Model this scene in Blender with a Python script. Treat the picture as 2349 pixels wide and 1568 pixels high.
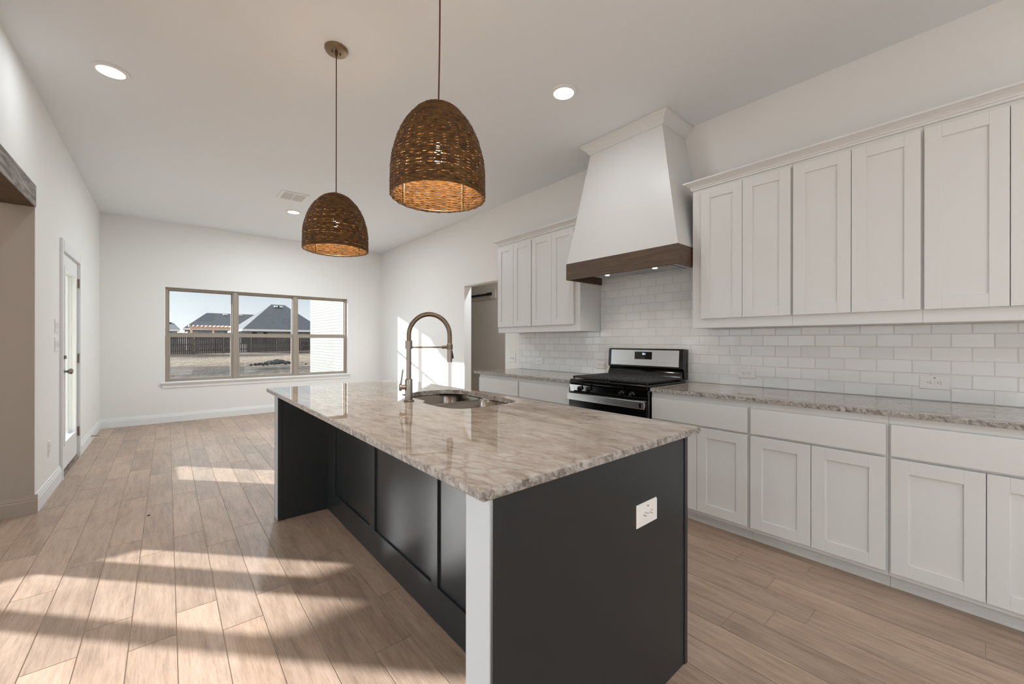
import bpy, bmesh, math, random
from mathutils import Vector, Matrix
from mathutils.geometry import tessellate_polygon

for o in list(bpy.data.objects):
    bpy.data.objects.remove(o, do_unlink=True)
S = bpy.context.scene
COL = S.collection
PI = math.pi
R = random.Random(7)

# ------------------------------------------------------------------ camera
F_PX, CY, YAW, ROLL, CAM_Z = 926.72, 782.86, 0.7063038, 0.0013859, 1.28
W_PX, H_PX = 2349.0, 1568.0
cd = bpy.data.cameras.new('camera'); cam = bpy.data.objects.new('camera', cd); COL.objects.link(cam)
cd.sensor_fit = 'HORIZONTAL'; cd.sensor_width = 36.0; cd.lens = 36.0 * F_PX / W_PX
cd.shift_y = (CY - H_PX / 2) / W_PX
cd.clip_start = 0.02; cd.clip_end = 600
_c, _s = math.cos(YAW), math.sin(YAW)
_F = Vector((_s, _c, 0)); _Rt = Vector((_c, -_s, 0)); _U = Vector((0, 0, 1))
_R3 = _Rt * math.cos(ROLL) + _U * math.sin(ROLL); _U3 = -_Rt * math.sin(ROLL) + _U * math.cos(ROLL)
cam.matrix_world = Matrix(((_R3.x, _U3.x, -_F.x, 0), (_R3.y, _U3.y, -_F.y, 0), (_R3.z, _U3.z, -_F.z, CAM_Z), (0, 0, 0, 1)))
S.camera = cam

# ------------------------------------------------------------------ colour management, sky, sun
S.view_settings.view_transform = 'Standard'; S.view_settings.look = 'None'
S.view_settings.gamma = 1.0; S.view_settings.use_curve_mapping = False
S.view_settings.exposure = 0.25

world = bpy.data.worlds.new('sky'); S.world = world; world.use_nodes = True
nt = world.node_tree; nt.nodes.clear()
wo = nt.nodes.new('ShaderNodeOutputWorld'); bg = nt.nodes.new('ShaderNodeBackground')
tc = nt.nodes.new('ShaderNodeTexCoord'); sx = nt.nodes.new('ShaderNodeSeparateXYZ')
rp = nt.nodes.new('ShaderNodeValToRGB')
mr = nt.nodes.new('ShaderNodeMapRange'); mr.inputs[1].default_value = -0.2; mr.inputs[2].default_value = 0.8
nt.links.new(tc.outputs['Generated'], sx.inputs[0]); nt.links.new(sx.outputs[2], mr.inputs[0]); nt.links.new(mr.outputs[0], rp.inputs[0])
el = rp.color_ramp.elements
el[0].position = 0.0; el[0].color = (0.30, 0.26, 0.21, 1)
el[1].position = 1.0; el[1].color = (2.0, 2.15, 2.3, 1)
for p, c in ((0.19, (0.38, 0.33, 0.28, 1)), (0.205, (1.10, 1.12, 1.13, 1)), (0.30, (0.74, 0.80, 0.88, 1)), (0.36, (0.95, 1.02, 1.1, 1)), (0.50, (1.8, 1.95, 2.1, 1))):
    e = el.new(p); e.color = c
nz = nt.nodes.new('ShaderNodeTexNoise'); nz.inputs['Scale'].default_value = 3.0; nz.inputs['Detail'].default_value = 4
mp = nt.nodes.new('ShaderNodeMapping'); mp.inputs['Scale'].default_value = (1, 1, 5)
nt.links.new(tc.outputs['Generated'], mp.inputs[0]); nt.links.new(mp.outputs[0], nz.inputs['Vector'])
mx = nt.nodes.new('ShaderNodeMix'); mx.data_type = 'RGBA'; mx.blend_type = 'SCREEN'
cl = nt.nodes.new('ShaderNodeMapRange'); cl.inputs[1].default_value = 0.45; cl.inputs[2].default_value = 0.8; cl.inputs[4].default_value = 0.35
nt.links.new(nz.outputs[0], cl.inputs[0]); nt.links.new(cl.outputs[0], mx.inputs[0])
nt.links.new(rp.outputs[0], mx.inputs[6]); mx.inputs[7].default_value = (0.5, 0.5, 0.5, 1)
# the hazy sky is brightest around the low sun
SUN_DIR = Vector((0.92, -1.0, -0.347)).normalized()
gd_ = nt.nodes.new('ShaderNodeVectorMath'); gd_.operation = 'DOT_PRODUCT'; gd_.inputs[1].default_value = -SUN_DIR
gp = nt.nodes.new('ShaderNodeMath'); gp.operation = 'POWER'; gp.inputs[1].default_value = 11.0; gp.use_clamp = True
gm = nt.nodes.new('ShaderNodeMath'); gm.operation = 'MAXIMUM'; gm.inputs[1].default_value = 0.0
nt.links.new(tc.outputs['Generated'], gd_.inputs[0]); nt.links.new(gd_.outputs['Value'], gm.inputs[0]); nt.links.new(gm.outputs[0], gp.inputs[0])
gx_ = nt.nodes.new('ShaderNodeMix'); gx_.data_type = 'RGBA'; gx_.blend_type = 'ADD'; gx_.inputs[7].default_value = (3.6, 4.0, 4.4, 1)
nt.links.new(gp.outputs[0], gx_.inputs[0]); nt.links.new(mx.outputs[2], gx_.inputs[6])
nt.links.new(gx_.outputs[2], bg.inputs[0]); bg.inputs[1].default_value = 1.0
nt.links.new(bg.outputs[0], wo.inputs[0])

sd = bpy.data.lights.new('sun', 'SUN'); sd.energy = 15.5; sd.angle = math.radians(0.9); sd.color = (0.97, 0.985, 1.0)
sun = bpy.data.objects.new('sun', sd); COL.objects.link(sun)
sun.rotation_euler = SUN_DIR.to_track_quat('-Z', 'Y').to_euler(); sun.location = (-6, 12, 8)

DOWNLIGHT_W = 4.0       # each recessed lamp of the kitchen
FILL_W = 21.0           # each unseen recessed lamp added behind and left of the camera as fill
PENDANT_W = 20.0        # each pendant bulb
HOOD_W = 0.6

# ------------------------------------------------------------------ helpers
def lin(r, g, b):
    f = lambda c: (c / 255 / 12.92) if c / 255 <= 0.04045 else ((c / 255 + 0.055) / 1.055) ** 2.4
    return (f(r), f(g), f(b), 1)

class MB:
    """collects shapes in world coordinates and links them as ONE mesh object"""
    def __init__(s): s.bm = bmesh.new()
    def box(s, x0, x1, y0, y1, z0, z1, bevel=0, seg=1):
        r = bmesh.ops.create_cube(s.bm, size=1)
        vs = r['verts']
        x0, x1 = min(x0, x1), max(x0, x1); y0, y1 = min(y0, y1), max(y0, y1); z0, z1 = min(z0, z1), max(z0, z1)
        for v in vs:
            v.co = Vector((x0 + (v.co.x + .5) * (x1 - x0), y0 + (v.co.y + .5) * (y1 - y0), z0 + (v.co.z + .5) * (z1 - z0)))
        if bevel:
            es = list({e for v in vs for e in v.link_edges})
            bmesh.ops.bevel(s.bm, geom=es, offset=bevel, segments=seg, affect='EDGES', profile=0.5)
        return s
    def prism(s, pts, vec):
        """polygon pts (3D, planar) swept along vec"""
        vec = Vector(vec); a = [s.bm.verts.new(p) for p in pts]; b = [s.bm.verts.new(Vector(p) + vec) for p in pts]
        n = len(pts)
        s.bm.faces.new(a[::-1]); s.bm.faces.new(b)
        for i in range(n): s.bm.faces.new((a[i], a[(i + 1) % n], b[(i + 1) % n], b[i]))
        return s
    def poly(s, pts):
        s.bm.faces.new([s.bm.verts.new(p) for p in pts]); return s
    def tube(s, path, rad, n=12, cap=True, closed=False, sq=(1, 1), up=None):
        path = [Vector(p) for p in path]; m = len(path)
        rads = rad if isinstance(rad, (list, tuple)) else [rad] * m
        rings = []; prev = None
        for i, p in enumerate(path):
            if closed: t = path[(i + 1) % m] - path[i - 1]
            else: t = path[min(i + 1, m - 1)] - path[max(i - 1, 0)]
            t.normalize()
            if prev is None:
                u = Vector(up) if up else (Vector((0, 0, 1)) if abs(t.z) < 0.9 else Vector((1, 0, 0)))
            else: u = prev
            u = (u - t * u.dot(t)); u.normalize(); prev = u; w = t.cross(u)
            rings.append([s.bm.verts.new(p + (u * math.cos(2 * PI * k / n) * sq[0] + w * math.sin(2 * PI * k / n) * sq[1]) * rads[i]) for k in range(n)])
        for i in range(m if closed else m - 1):
            a, b = rings[i], rings[(i + 1) % m]
            for k in range(n): s.bm.faces.new((a[k], a[(k + 1) % n], b[(k + 1) % n], b[k]))
        if cap and not closed:
            s.bm.faces.new(rings[0][::-1]); s.bm.faces.new(rings[-1])
        return s
    def cyl(s, a, b, r, n=24, r2=None):
        return s.tube([a, b], [r, r if r2 is None else r2], n)
    def lathe(s, prof, axis_o, axis=(0, 0, 1), n=32, close=True):
        """prof: list of (radius, height) along axis from origin"""
        ax = Vector(axis).normalized(); o = Vector(axis_o)
        u = Vector((1, 0, 0)) if abs(ax.x) < 0.9 else Vector((0, 1, 0)); u = (u - ax * u.dot(ax)).normalized(); w = ax.cross(u)
        rings = []
        for r, h in prof:
            rings.append([s.bm.verts.new(o + ax * h + (u * math.cos(2 * PI * k / n) + w * math.sin(2 * PI * k / n)) * max(r, 1e-5)) for k in range(n)])
        for a, b in zip(rings, rings[1:]):
            for k in range(n): s.bm.faces.new((a[k], a[(k + 1) % n], b[(k + 1) % n], b[k]))
        if close:
            s.bm.faces.new(rings[0][::-1]); s.bm.faces.new(rings[-1])
        return s
    def build(s, name, mat, parent=None, smooth=None, origin=None):
        bm = s.bm
        bmesh.ops.remove_doubles(bm, verts=bm.verts, dist=1e-6)
        bmesh.ops.recalc_face_normals(bm, faces=bm.faces)
        off = None
        if parent is not None:
            off = Vector((0, 0, 0)); p = parent
            while p is not None: off += p.location; p = p.parent
        elif origin is not None: off = Vector(origin)
        if off is not None: bmesh.ops.translate(bm, verts=bm.verts, vec=-off)
        me = bpy.data.meshes.new(name); bm.to_mesh(me); bm.free()
        for m_ in (mat if isinstance(mat, (list, tuple)) else [mat]): me.materials.append(m_)
        if smooth is not None:
            for p in me.polygons: p.use_smooth = True
            me.set_sharp_from_angle(angle=math.radians(smooth))
        o = bpy.data.objects.new(name, me); COL.objects.link(o)
        if parent is not None: o.parent = parent
        elif origin is not None: o.location = origin
        return o

def tag(o, label, cat, group=None):
    o['label'] = label; o['category'] = cat
    if group: o['group'] = group
    return o
def thing(name, loc, label, cat, group=None):
    o = bpy.data.objects.new(name, None); COL.objects.link(o); o.location = loc; o.empty_display_size = 0.1
    return tag(o, label, cat, group)
def struct(o): o['kind'] = 'structure'; return o
def struct_root(name, loc):
    o = bpy.data.objects.new(name, None); COL.objects.link(o); o.location = loc; o.empty_display_size = 0.1
    return struct(o)
def copy_thing(root, loc, label):
    r = root.copy(); COL.objects.link(r); r.location = loc; r['label'] = label
    for ch in list(root.children):
        c = ch.copy(); COL.objects.link(c); c.parent = r
        for g in list(ch.children):
            d = g.copy(); COL.objects.link(d); d.parent = c
    return r

# ------------------------------------------------------------------ materials
def mat(name, col=(.8, .8, .8, 1), rough=.5, metal=0, spec=.5, coat=0):
    m = bpy.data.materials.new(name); m.use_nodes = True
    b = m.node_tree.nodes['Principled BSDF']
    b.inputs['Base Color'].default_value = col; b.inputs['Roughness'].default_value = rough
    b.inputs['Metallic'].default_value = metal; b.inputs['Specular IOR Level'].default_value = spec
    b.inputs['Coat Weight'].default_value = coat
    return m, m.node_tree, b
def node(t, kind, **kw):
    n = t.nodes.new(kind)
    for k, v in kw.items():
        if k in ('data_type', 'blend_type', 'operation', 'wave_type', 'feature', 'bands_direction', 'noise_dimensions'): setattr(n, k, v)
        else: n.inputs[k.replace('_', ' ')].default_value = v
    return n
def coords(t, scale=(1, 1, 1), rot=(0, 0, 0), use='Object'):
    tc = t.nodes.new('ShaderNodeTexCoord'); mp = t.nodes.new('ShaderNodeMapping')
    mp.inputs['Scale'].default_value = scale; mp.inputs['Rotation'].default_value = rot
    t.links.new(tc.outputs[use], mp.inputs[0]); return mp.outputs[0]
def ramp(t, fac, stops):
    r = t.nodes.new('ShaderNodeValToRGB'); e = r.color_ramp.elements
    e[0].position, e[0].color = stops[0]; e[1].position, e[1].color = stops[-1]
    for p, c in stops[1:-1]: q = e.new(p); q.color = c
    t.links.new(fac, r.inputs[0]); return r.outputs[0]
def bump(t, b, h, strength, dist):
    n = t.nodes.new('ShaderNodeBump'); n.inputs['Strength'].default_value = strength; n.inputs['Distance'].default_value = dist
    t.links.new(h, n.inputs['Height']); t.links.new(n.outputs[0], b.inputs['Normal']); return n
def mixc(t, f, a, bb, mode='MIX'):
    m = t.nodes.new('ShaderNodeMix'); m.data_type = 'RGBA'; m.blend_type = mode
    for s_, v in ((0, f), (6, a), (7, bb)):
        if hasattr(v, 'links') or isinstance(v, bpy.types.NodeSocket): t.links.new(v, m.inputs[s_])
        else: m.inputs[s_].default_value = v
    return m.outputs[2]

def paint(name, col, rough=.55, tex=420, bs=.12, spec=.4):
    m, t, b = mat(name, col, rough, 0, spec)
    n = node(t, 'ShaderNodeTexNoise', Scale=tex, Detail=2.0); t.links.new(coords(t), n.inputs['Vector'])
    bump(t, b, n.outputs[0], bs, .001); return m
M = {}
M['wall'] = paint('wall_paint', lin(236, 235, 232), .6, 260, .25)
M['ceiling'] = paint('ceiling_paint', lin(235, 238, 240), .7, 220, .3)
M['trim'] = paint('white_trim', lin(235, 236, 235), .35, 60, .03)
M['cab'] = paint('cabinet_paint', lin(224, 224, 222), .38, 90, .03)
M['island'] = paint('charcoal_paint', lin(42, 45, 47), .3, 160, .06, .4)
M['island_grey'] = paint('grey_primer', lin(178, 186, 190), .4, 120, .06)
M['greige'] = paint('greige_paint', lin(152, 142, 131), .6, 200, .2)  # wall colour darkened to paint in the shade by the left opening
M['greige_trim'] = paint('greige_trim', lin(150, 138, 126), .4, 60, .03)  # white baseboard darkened to paint in the same shade
M['hall'] = paint('hall_paint', lin(198, 188, 175), .6, 200, .2)
M['black_gloss'] = mat('black_enamel', lin(9, 9, 10), .12, 0, .6)[0]
M['black_glass'] = mat('oven_glass', lin(6, 6, 7), .05, 0, .5)[0]
M['grate'] = paint('cast_iron', lin(46, 45, 45), .6, 300, .3)
M['black'] = mat('black_metal', lin(18, 18, 19), .45, 0, .4)[0]
M['dark'] = mat('dark_gap', lin(20, 18, 16), .8)[0]
M['plate'] = mat('white_plastic', lin(238, 237, 234), .3)[0]
M['slot'] = mat('socket_slot', lin(25, 22, 20), .6)[0]
M['bronze'] = mat('window_vinyl', lin(158, 149, 136), .45)[0]
M['nickel'] = mat('satin_nickel', lin(150, 143, 134), .27, 1)[0]
M['hose'] = mat('dark_nickel', lin(122, 109, 95), .3, 1)[0]
M['gold'] = mat('brushed_brass', lin(148, 130, 108), .35, 1)[0]
M['cord'] = mat('brown_cord', lin(80, 48, 28), .6)[0]
M['rubber'] = mat('white_rubber', lin(215, 212, 205), .6)[0]
M['marking'] = mat('grey_print', lin(112, 106, 104), .6)[0]

def brushed(name, col, rough, sc):
    m, t, b = mat(name, col, rough, 1)
    n = node(t, 'ShaderNodeTexNoise', Scale=40.0, Detail=3.0); t.links.new(coords(t, sc), n.inputs['Vector'])
    r = t.nodes.new('ShaderNodeMapRange'); r.inputs[3].default_value = rough - .04; r.inputs[4].default_value = rough + .05
    t.links.new(n.outputs[0], r.inputs[0]); t.links.new(r.outputs[0], b.inputs['Roughness']); return m
M['steel'] = brushed('brushed_steel', lin(205, 205, 205), .28, (4, .3, 40))
M['sink'] = brushed('sink_steel', lin(138, 129, 119), .24, (1, 1, 20))

def emit(name, col, st):
    m = bpy.data.materials.new(name); m.use_nodes = True; t = m.node_tree; t.nodes.clear()
    e = t.nodes.new('ShaderNodeEmission'); e.inputs[0].default_value = col; e.inputs[1].default_value = st
    o = t.nodes.new('ShaderNodeOutputMaterial'); t.links.new(e.outputs[0], o.inputs[0]); return m
M['lamp'] = emit('lamp_lens', (1, .93, .84, 1), 3.0)
M['bulb'] = emit('bulb_glow', (1, .80, .55, 1), 14.0)
M['digits'] = emit('clock_digits', (.65, .8, 1, 1), 1.6)
M['hoodlamp'] = emit('hood_lamp', (1, .95, .88, 1), 2.0)

def glass(name, tint, refl):
    m = bpy.data.materials.new(name); m.use_nodes = True; t = m.node_tree; t.nodes.clear()
    tr = t.nodes.new('ShaderNodeBsdfTransparent'); tr.inputs[0].default_value = tint
    gl = t.nodes.new('ShaderNodeBsdfGlossy'); gl.inputs['Roughness'].default_value = 0.0
    fr = t.nodes.new('ShaderNodeFresnel'); fr.inputs[0].default_value = refl
    mx = t.nodes.new('ShaderNodeMixShader'); o = t.nodes.new('ShaderNodeOutputMaterial')
    gb = t.nodes.new('ShaderNodeNewGeometry'); iv = t.nodes.new('ShaderNodeMath'); iv.operation = 'SUBTRACT'; iv.inputs[0].default_value = 1.0
    ml = t.nodes.new('ShaderNodeMath'); ml.operation = 'MULTIPLY'
    t.links.new(gb.outputs['Backfacing'], iv.inputs[1]); t.links.new(iv.outputs[0], ml.inputs[0]); t.links.new(fr.outputs[0], ml.inputs[1])
    t.links.new(ml.outputs[0], mx.inputs[0]); t.links.new(tr.outputs[0], mx.inputs[1]); t.links.new(gl.outputs[0], mx.inputs[2]); t.links.new(mx.outputs[0], o.inputs[0])
    return m
M['glass'] = glass('window_glass', (.85, .87, .865, 1), 1.45)

def floor_mat():
    m, t, b = mat('wood_look_tile', (.4, .3, .24, 1), .38)
    geo = t.nodes.new('ShaderNodeNewGeometry')
    v = coords(t, (22, 2.2, 1))
    # shift grain per plank
    comb = t.nodes.new('ShaderNodeVectorMath'); comb.operation = 'ADD'
    sc = t.nodes.new('ShaderNodeVectorMath'); sc.operation = 'SCALE'; sc.inputs[0].default_value = (31, 57, 13)
    t.links.new(geo.outputs['Random Per Island'], sc.inputs['Scale'])
    t.links.new(v, comb.inputs[0]); t.links.new(sc.outputs[0], comb.inputs[1])
    n1 = node(t, 'ShaderNodeTexNoise', Scale=1.6, Detail=7.0, Roughness=.66, Distortion=.25); t.links.new(comb.outputs[0], n1.inputs['Vector'])
    v2 = coords(t, (1.2, .5, 1)); n2 = node(t, 'ShaderNodeTexNoise', Scale=3.0, Detail=3.0); 
    c2 = t.nodes.new('ShaderNodeVectorMath'); c2.operation = 'ADD'; t.links.new(v2, c2.inputs[0]); t.links.new(sc.outputs[0], c2.inputs[1]); t.links.new(c2.outputs[0], n2.inputs['Vector'])
    base = ramp(t, n1.outputs[0], [(.25, lin(151, 130, 113)), (.5, lin(180, 156, 137)), (.75, lin(195, 172, 153))])
    blot = ramp(t, n2.outputs[0], [(.3, (.80, .79, .78, 1)), (.55, (1, 1, 1, 1)), (.8, (1.05, 1.04, 1.03, 1))])
    c = mixc(t, 1.0, base, blot, 'MULTIPLY')
    pr_ = ramp(t, geo.outputs['Random Per Island'], [(0, (.86, .86, .86, 1)), (1, (1.08, 1.07, 1.06, 1))])
    c = mixc(t, 1.0, c, pr_, 'MULTIPLY')
    v3 = coords(t, (60, 4, 1)); n3 = node(t, 'ShaderNodeTexNoise', Scale=3.0, Detail=5.0, Roughness=.65)
    c3 = t.nodes.new('ShaderNodeVectorMath'); c3.operation = 'ADD'; t.links.new(v3, c3.inputs[0]); t.links.new(sc.outputs[0], c3.inputs[1]); t.links.new(c3.outputs[0], n3.inputs['Vector'])
    c = mixc(t, 1.0, c, ramp(t, n3.outputs[0], [(.35, (.84, .83, .82, 1)), (.5, (1, 1, 1, 1)), (.7, (1.06, 1.06, 1.06, 1))]), 'MULTIPLY')
    t.links.new(c, b.inputs['Base Color'])
    bump(t, b, n3.outputs[0], .15, .002)
    return m
M['floor'] = floor_mat()
M['grout'] = paint('floor_grout', lin(194, 178, 163), .8, 200, .3)

def granite():
    m, t, b = mat('granite', (.6, .5, .45, 1), .02, 0, .5)
    tc = t.nodes.new('ShaderNodeTexCoord')
    wn = node(t, 'ShaderNodeTexNoise', Scale=2.6, Detail=5.0, Roughness=.6); t.links.new(tc.outputs['Object'], wn.inputs['Vector'])
    warp = t.nodes.new('ShaderNodeVectorMath'); warp.operation = 'MULTIPLY_ADD'
    t.links.new(wn.outputs['Color'], warp.inputs[0]); warp.inputs[1].default_value = (.11, .16, .06); t.links.new(tc.outputs['Object'], warp.inputs[2])
    rt = t.nodes.new('ShaderNodeMapping'); rt.inputs['Rotation'].default_value = (.12, 0, math.radians(-7)); t.links.new(warp.outputs[0], rt.inputs[0])
    def stretched(sc):
        mp = t.nodes.new('ShaderNodeMapping'); mp.inputs['Scale'].default_value = sc; t.links.new(rt.outputs[0], mp.inputs[0]); return mp.outputs[0]
    v = stretched((9.5, 2.0, 9.0))
    n1 = node(t, 'ShaderNodeTexNoise', Scale=3.2, Detail=13.0, Roughness=.74, Distortion=.3); t.links.new(v, n1.inputs['Vector'])
    n2 = node(t, 'ShaderNodeTexNoise', Scale=.55, Detail=4.0, Roughness=.6); t.links.new(v, n2.inputs['Vector'])
    n3 = node(t, 'ShaderNodeTexNoise', Scale=1.0, Detail=10.0, Roughness=.8, Distortion=.6); t.links.new(stretched((60, 20, 60)), n3.inputs['Vector'])
    base = ramp(t, n1.outputs[0], [(.30, lin(122, 105, 93)), (.41, lin(156, 141, 129)), (.50, lin(181, 170, 160)), (.60, lin(196, 187, 178)), (.74, lin(213, 207, 200))])
    tone = ramp(t, n2.outputs[0], [(.32, (.76, .72, .69, 1)), (.46, (.94, .925, .91, 1)), (.6, (1.03, 1.03, 1.03, 1))])
    c = mixc(t, 1.0, base, tone, 'MULTIPLY')
    vein = ramp(t, n3.outputs[0], [(.30, (.55, .51, .48, 1)), (.42, (.92, .91, .90, 1)), (.55, (1, 1, 1, 1)), (.72, (1.07, 1.07, 1.07, 1))])
    c = mixc(t, 1.0, c, vein, 'MULTIPLY')
    # pale pebbles outlined by brown seams, gathered towards one end of the slab
    vo = t.nodes.new('ShaderNodeTexVoronoi'); vo.feature = 'DISTANCE_TO_EDGE'; vo.inputs['Scale'].default_value = 1.0; t.links.new(stretched((24, 12, 24)), vo.inputs['Vector'])
    seam = ramp(t, vo.outputs['Distance'], [(0, lin(150, 135, 123)), (.06, lin(178, 166, 156)), (.16, lin(207, 199, 191)), (.4, lin(217, 211, 204))])
    n4 = node(t, 'ShaderNodeTexNoise', Scale=4.0, Detail=4.0); t.links.new(tc.outputs['Object'], n4.inputs['Vector'])
    ln = t.nodes.new('ShaderNodeVectorMath'); ln.operation = 'LENGTH'; t.links.new(tc.outputs['Object'], ln.inputs[0])
    ds = t.nodes.new('ShaderNodeMapRange'); ds.inputs[1].default_value = .85; ds.inputs[2].default_value = .1; ds.inputs[3].default_value = -.3; ds.inputs[4].default_value = .13; t.links.new(ln.outputs['Value'], ds.inputs[0])
    ad = t.nodes.new('ShaderNodeMath'); ad.operation = 'ADD'; t.links.new(n4.outputs[0], ad.inputs[0]); t.links.new(ds.outputs[0], ad.inputs[1])
    msk = ramp(t, ad.outputs[0], [(.50, (0, 0, 0, 1)), (.58, (.55, .55, .55, 1))])
    c = mixc(t, msk, c, seam)
    # chiselled rims: darker crystals follow the stone
    geo = t.nodes.new('ShaderNodeNewGeometry'); sp = t.nodes.new('ShaderNodeSeparateXYZ'); t.links.new(geo.outputs['Normal'], sp.inputs[0])
    ab = t.nodes.new('ShaderNodeMath'); ab.operation = 'ABSOLUTE'; t.links.new(sp.outputs[2], ab.inputs[0])
    ed = t.nodes.new('ShaderNodeMapRange'); ed.inputs[1].default_value = .9; ed.inputs[2].default_value = .5; t.links.new(ab.outputs[0], ed.inputs[0])
    ne = node(t, 'ShaderNodeTexNoise', Scale=24.0, Detail=8.0, Roughness=.72, Distortion=.8)
    mp4 = t.nodes.new('ShaderNodeMapping'); mp4.inputs['Rotation'].default_value = (.7, .7, 0); t.links.new(tc.outputs['Object'], mp4.inputs[0])
    mp3 = t.nodes.new('ShaderNodeMapping'); mp3.inputs['Scale'].default_value = (2.2, 2.2, 1); t.links.new(mp4.outputs[0], mp3.inputs[0]); t.links.new(mp3.outputs[0], ne.inputs['Vector'])
    ec = ramp(t, ne.outputs[0], [(.36, lin(96, 89, 83)), (.46, lin(146, 139, 132)), (.56, lin(188, 183, 177)), (.7, lin(212, 208, 203))])
    c = mixc(t, ed.outputs[0], c, ec)
    t.links.new(c, b.inputs['Base Color'])
    rr = t.nodes.new('ShaderNodeMapRange'); rr.inputs[3].default_value = .02; rr.inputs[4].default_value = .28; t.links.new(ed.outputs[0], rr.inputs[0]); t.links.new(rr.outputs[0], b.inputs['Roughness'])
    bn = t.nodes.new('ShaderNodeBump'); bn.inputs['Distance'].default_value = .006
    t.links.new(ed.outputs[0], bn.inputs['Strength']); t.links.new(ne.outputs[0], bn.inputs['Height']); t.links.new(bn.outputs[0], b.inputs['Normal'])
    return m
M['granite'] = granite()

def tile_mat():
    m, t, b = mat('glazed_subway_tile', lin(226, 225, 221), .08, 0, .5)
    geo = t.nodes.new('ShaderNodeNewGeometry')
    c = ramp(t, geo.outputs['Random Per Island'], [(0, lin(232, 234, 234)), (1, lin(240, 241, 240))]); t.links.new(c, b.inputs['Base Color'])
    n = node(t, 'ShaderNodeTexNoise', Scale=22.0, Detail=1.0); t.links.new(coords(t), n.inputs['Vector']); bump(t, b, n.outputs[0], .12, .002)
    return m
M['tile'] = tile_mat()
M['tilegrout'] = paint('tile_grout', lin(219, 216, 212), .8, 300, .2)

def wood(name, stops, scale, rough=.5, sc=3.0):
    m, t, b = mat(name, (1, 1, 1, 1), rough)
    v = coords(t, scale); n = node(t, 'ShaderNodeTexNoise', Scale=sc, Detail=7.0, Roughness=.6, Distortion=.9); t.links.new(v, n.inputs['Vector'])
    t.links.new(ramp(t, n.outputs[0], stops), b.inputs['Base Color']); bump(t, b, n.outputs[0], .2, .002); return m
M['hood_wood'] = wood('walnut_band', [(.3, lin(74, 56, 43)), (.55, lin(93, 74, 58)), (.75, lin(106, 86, 69))], (6, 1, 14), .45)
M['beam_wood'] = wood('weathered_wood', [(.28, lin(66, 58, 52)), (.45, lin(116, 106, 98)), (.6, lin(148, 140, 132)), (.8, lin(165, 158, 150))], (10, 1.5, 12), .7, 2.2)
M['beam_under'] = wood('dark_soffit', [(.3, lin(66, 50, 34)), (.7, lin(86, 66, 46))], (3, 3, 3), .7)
M['fence'] = wood('fence_wood', [(.3, lin(48, 42, 40)), (.7, lin(76, 67, 62))], (5, 5, 1), .9)
M['pine'] = wood('raw_lumber', [(.3, lin(198, 160, 138)), (.7, lin(226, 194, 172))], (1, 8, 8), .8)

def wicker():
    m, t, b = mat('dark_wicker', (.1, .05, .02, 1), .55, 0, .3)
    n = node(t, 'ShaderNodeTexNoise', Scale=34.0, Detail=4.0); t.links.new(coords(t, (1, 1, 3)), n.inputs['Vector'])
    t.links.new(ramp(t, n.outputs[0], [(.3, lin(58, 37, 14)), (.5, lin(87, 59, 26)), (.7, lin(114, 81, 41))]), b.inputs['Base Color'])
    return m
M['wicker'] = wicker()

def shingle(name, a, bcol):
    m, t, b = mat(name, a, .9); n = node(t, 'ShaderNodeTexNoise', Scale=9.0, Detail=4.0); t.links.new(coords(t), n.inputs['Vector'])
    t.links.new(ramp(t, n.outputs[0], [(.35, a), (.65, bcol)]), b.inputs['Base Color']); return m
M['roof'] = shingle('roof_shingles', lin(62, 63, 68), lin(84, 84, 88))
M['fascia'] = mat('white_fascia', lin(215, 210, 205), .6)[0]
M['housewall'] = shingle('house_brick', lin(150, 138, 132), lin(178, 165, 156))
M['housewin'] = mat('house_window', lin(120, 130, 138), .1)[0]

def brick_mat():
    m, t, b = mat('white_brick', lin(190, 184, 174), .8)
    tc = t.nodes.new('ShaderNodeTexCoord'); sp = t.nodes.new('ShaderNodeSeparateXYZ'); cb = t.nodes.new('ShaderNodeCombineXYZ')
    t.links.new(tc.outputs['Object'], sp.inputs[0]); t.links.new(sp.outputs[1], cb.inputs[0]); t.links.new(sp.outputs[2], cb.inputs[1])
    br = t.nodes.new('ShaderNodeTexBrick'); br.inputs['Scale'].default_value = 1.0; br.inputs['Brick Width'].default_value = .21; br.inputs['Row Height'].default_value = .072; br.inputs['Mortar Size'].default_value = .006
    br.inputs['Color1'].default_value = lin(119, 117, 112); br.inputs['Color2'].default_value = lin(110, 108, 103); br.inputs['Mortar'].default_value = lin(84, 78, 70)
    t.links.new(cb.outputs[0], br.inputs['Vector']); t.links.new(br.outputs[0], b.inputs['Base Color']); bump(t, b, br.outputs['Fac'], -.6, .01); return m
M['brick'] = brick_mat()

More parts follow.
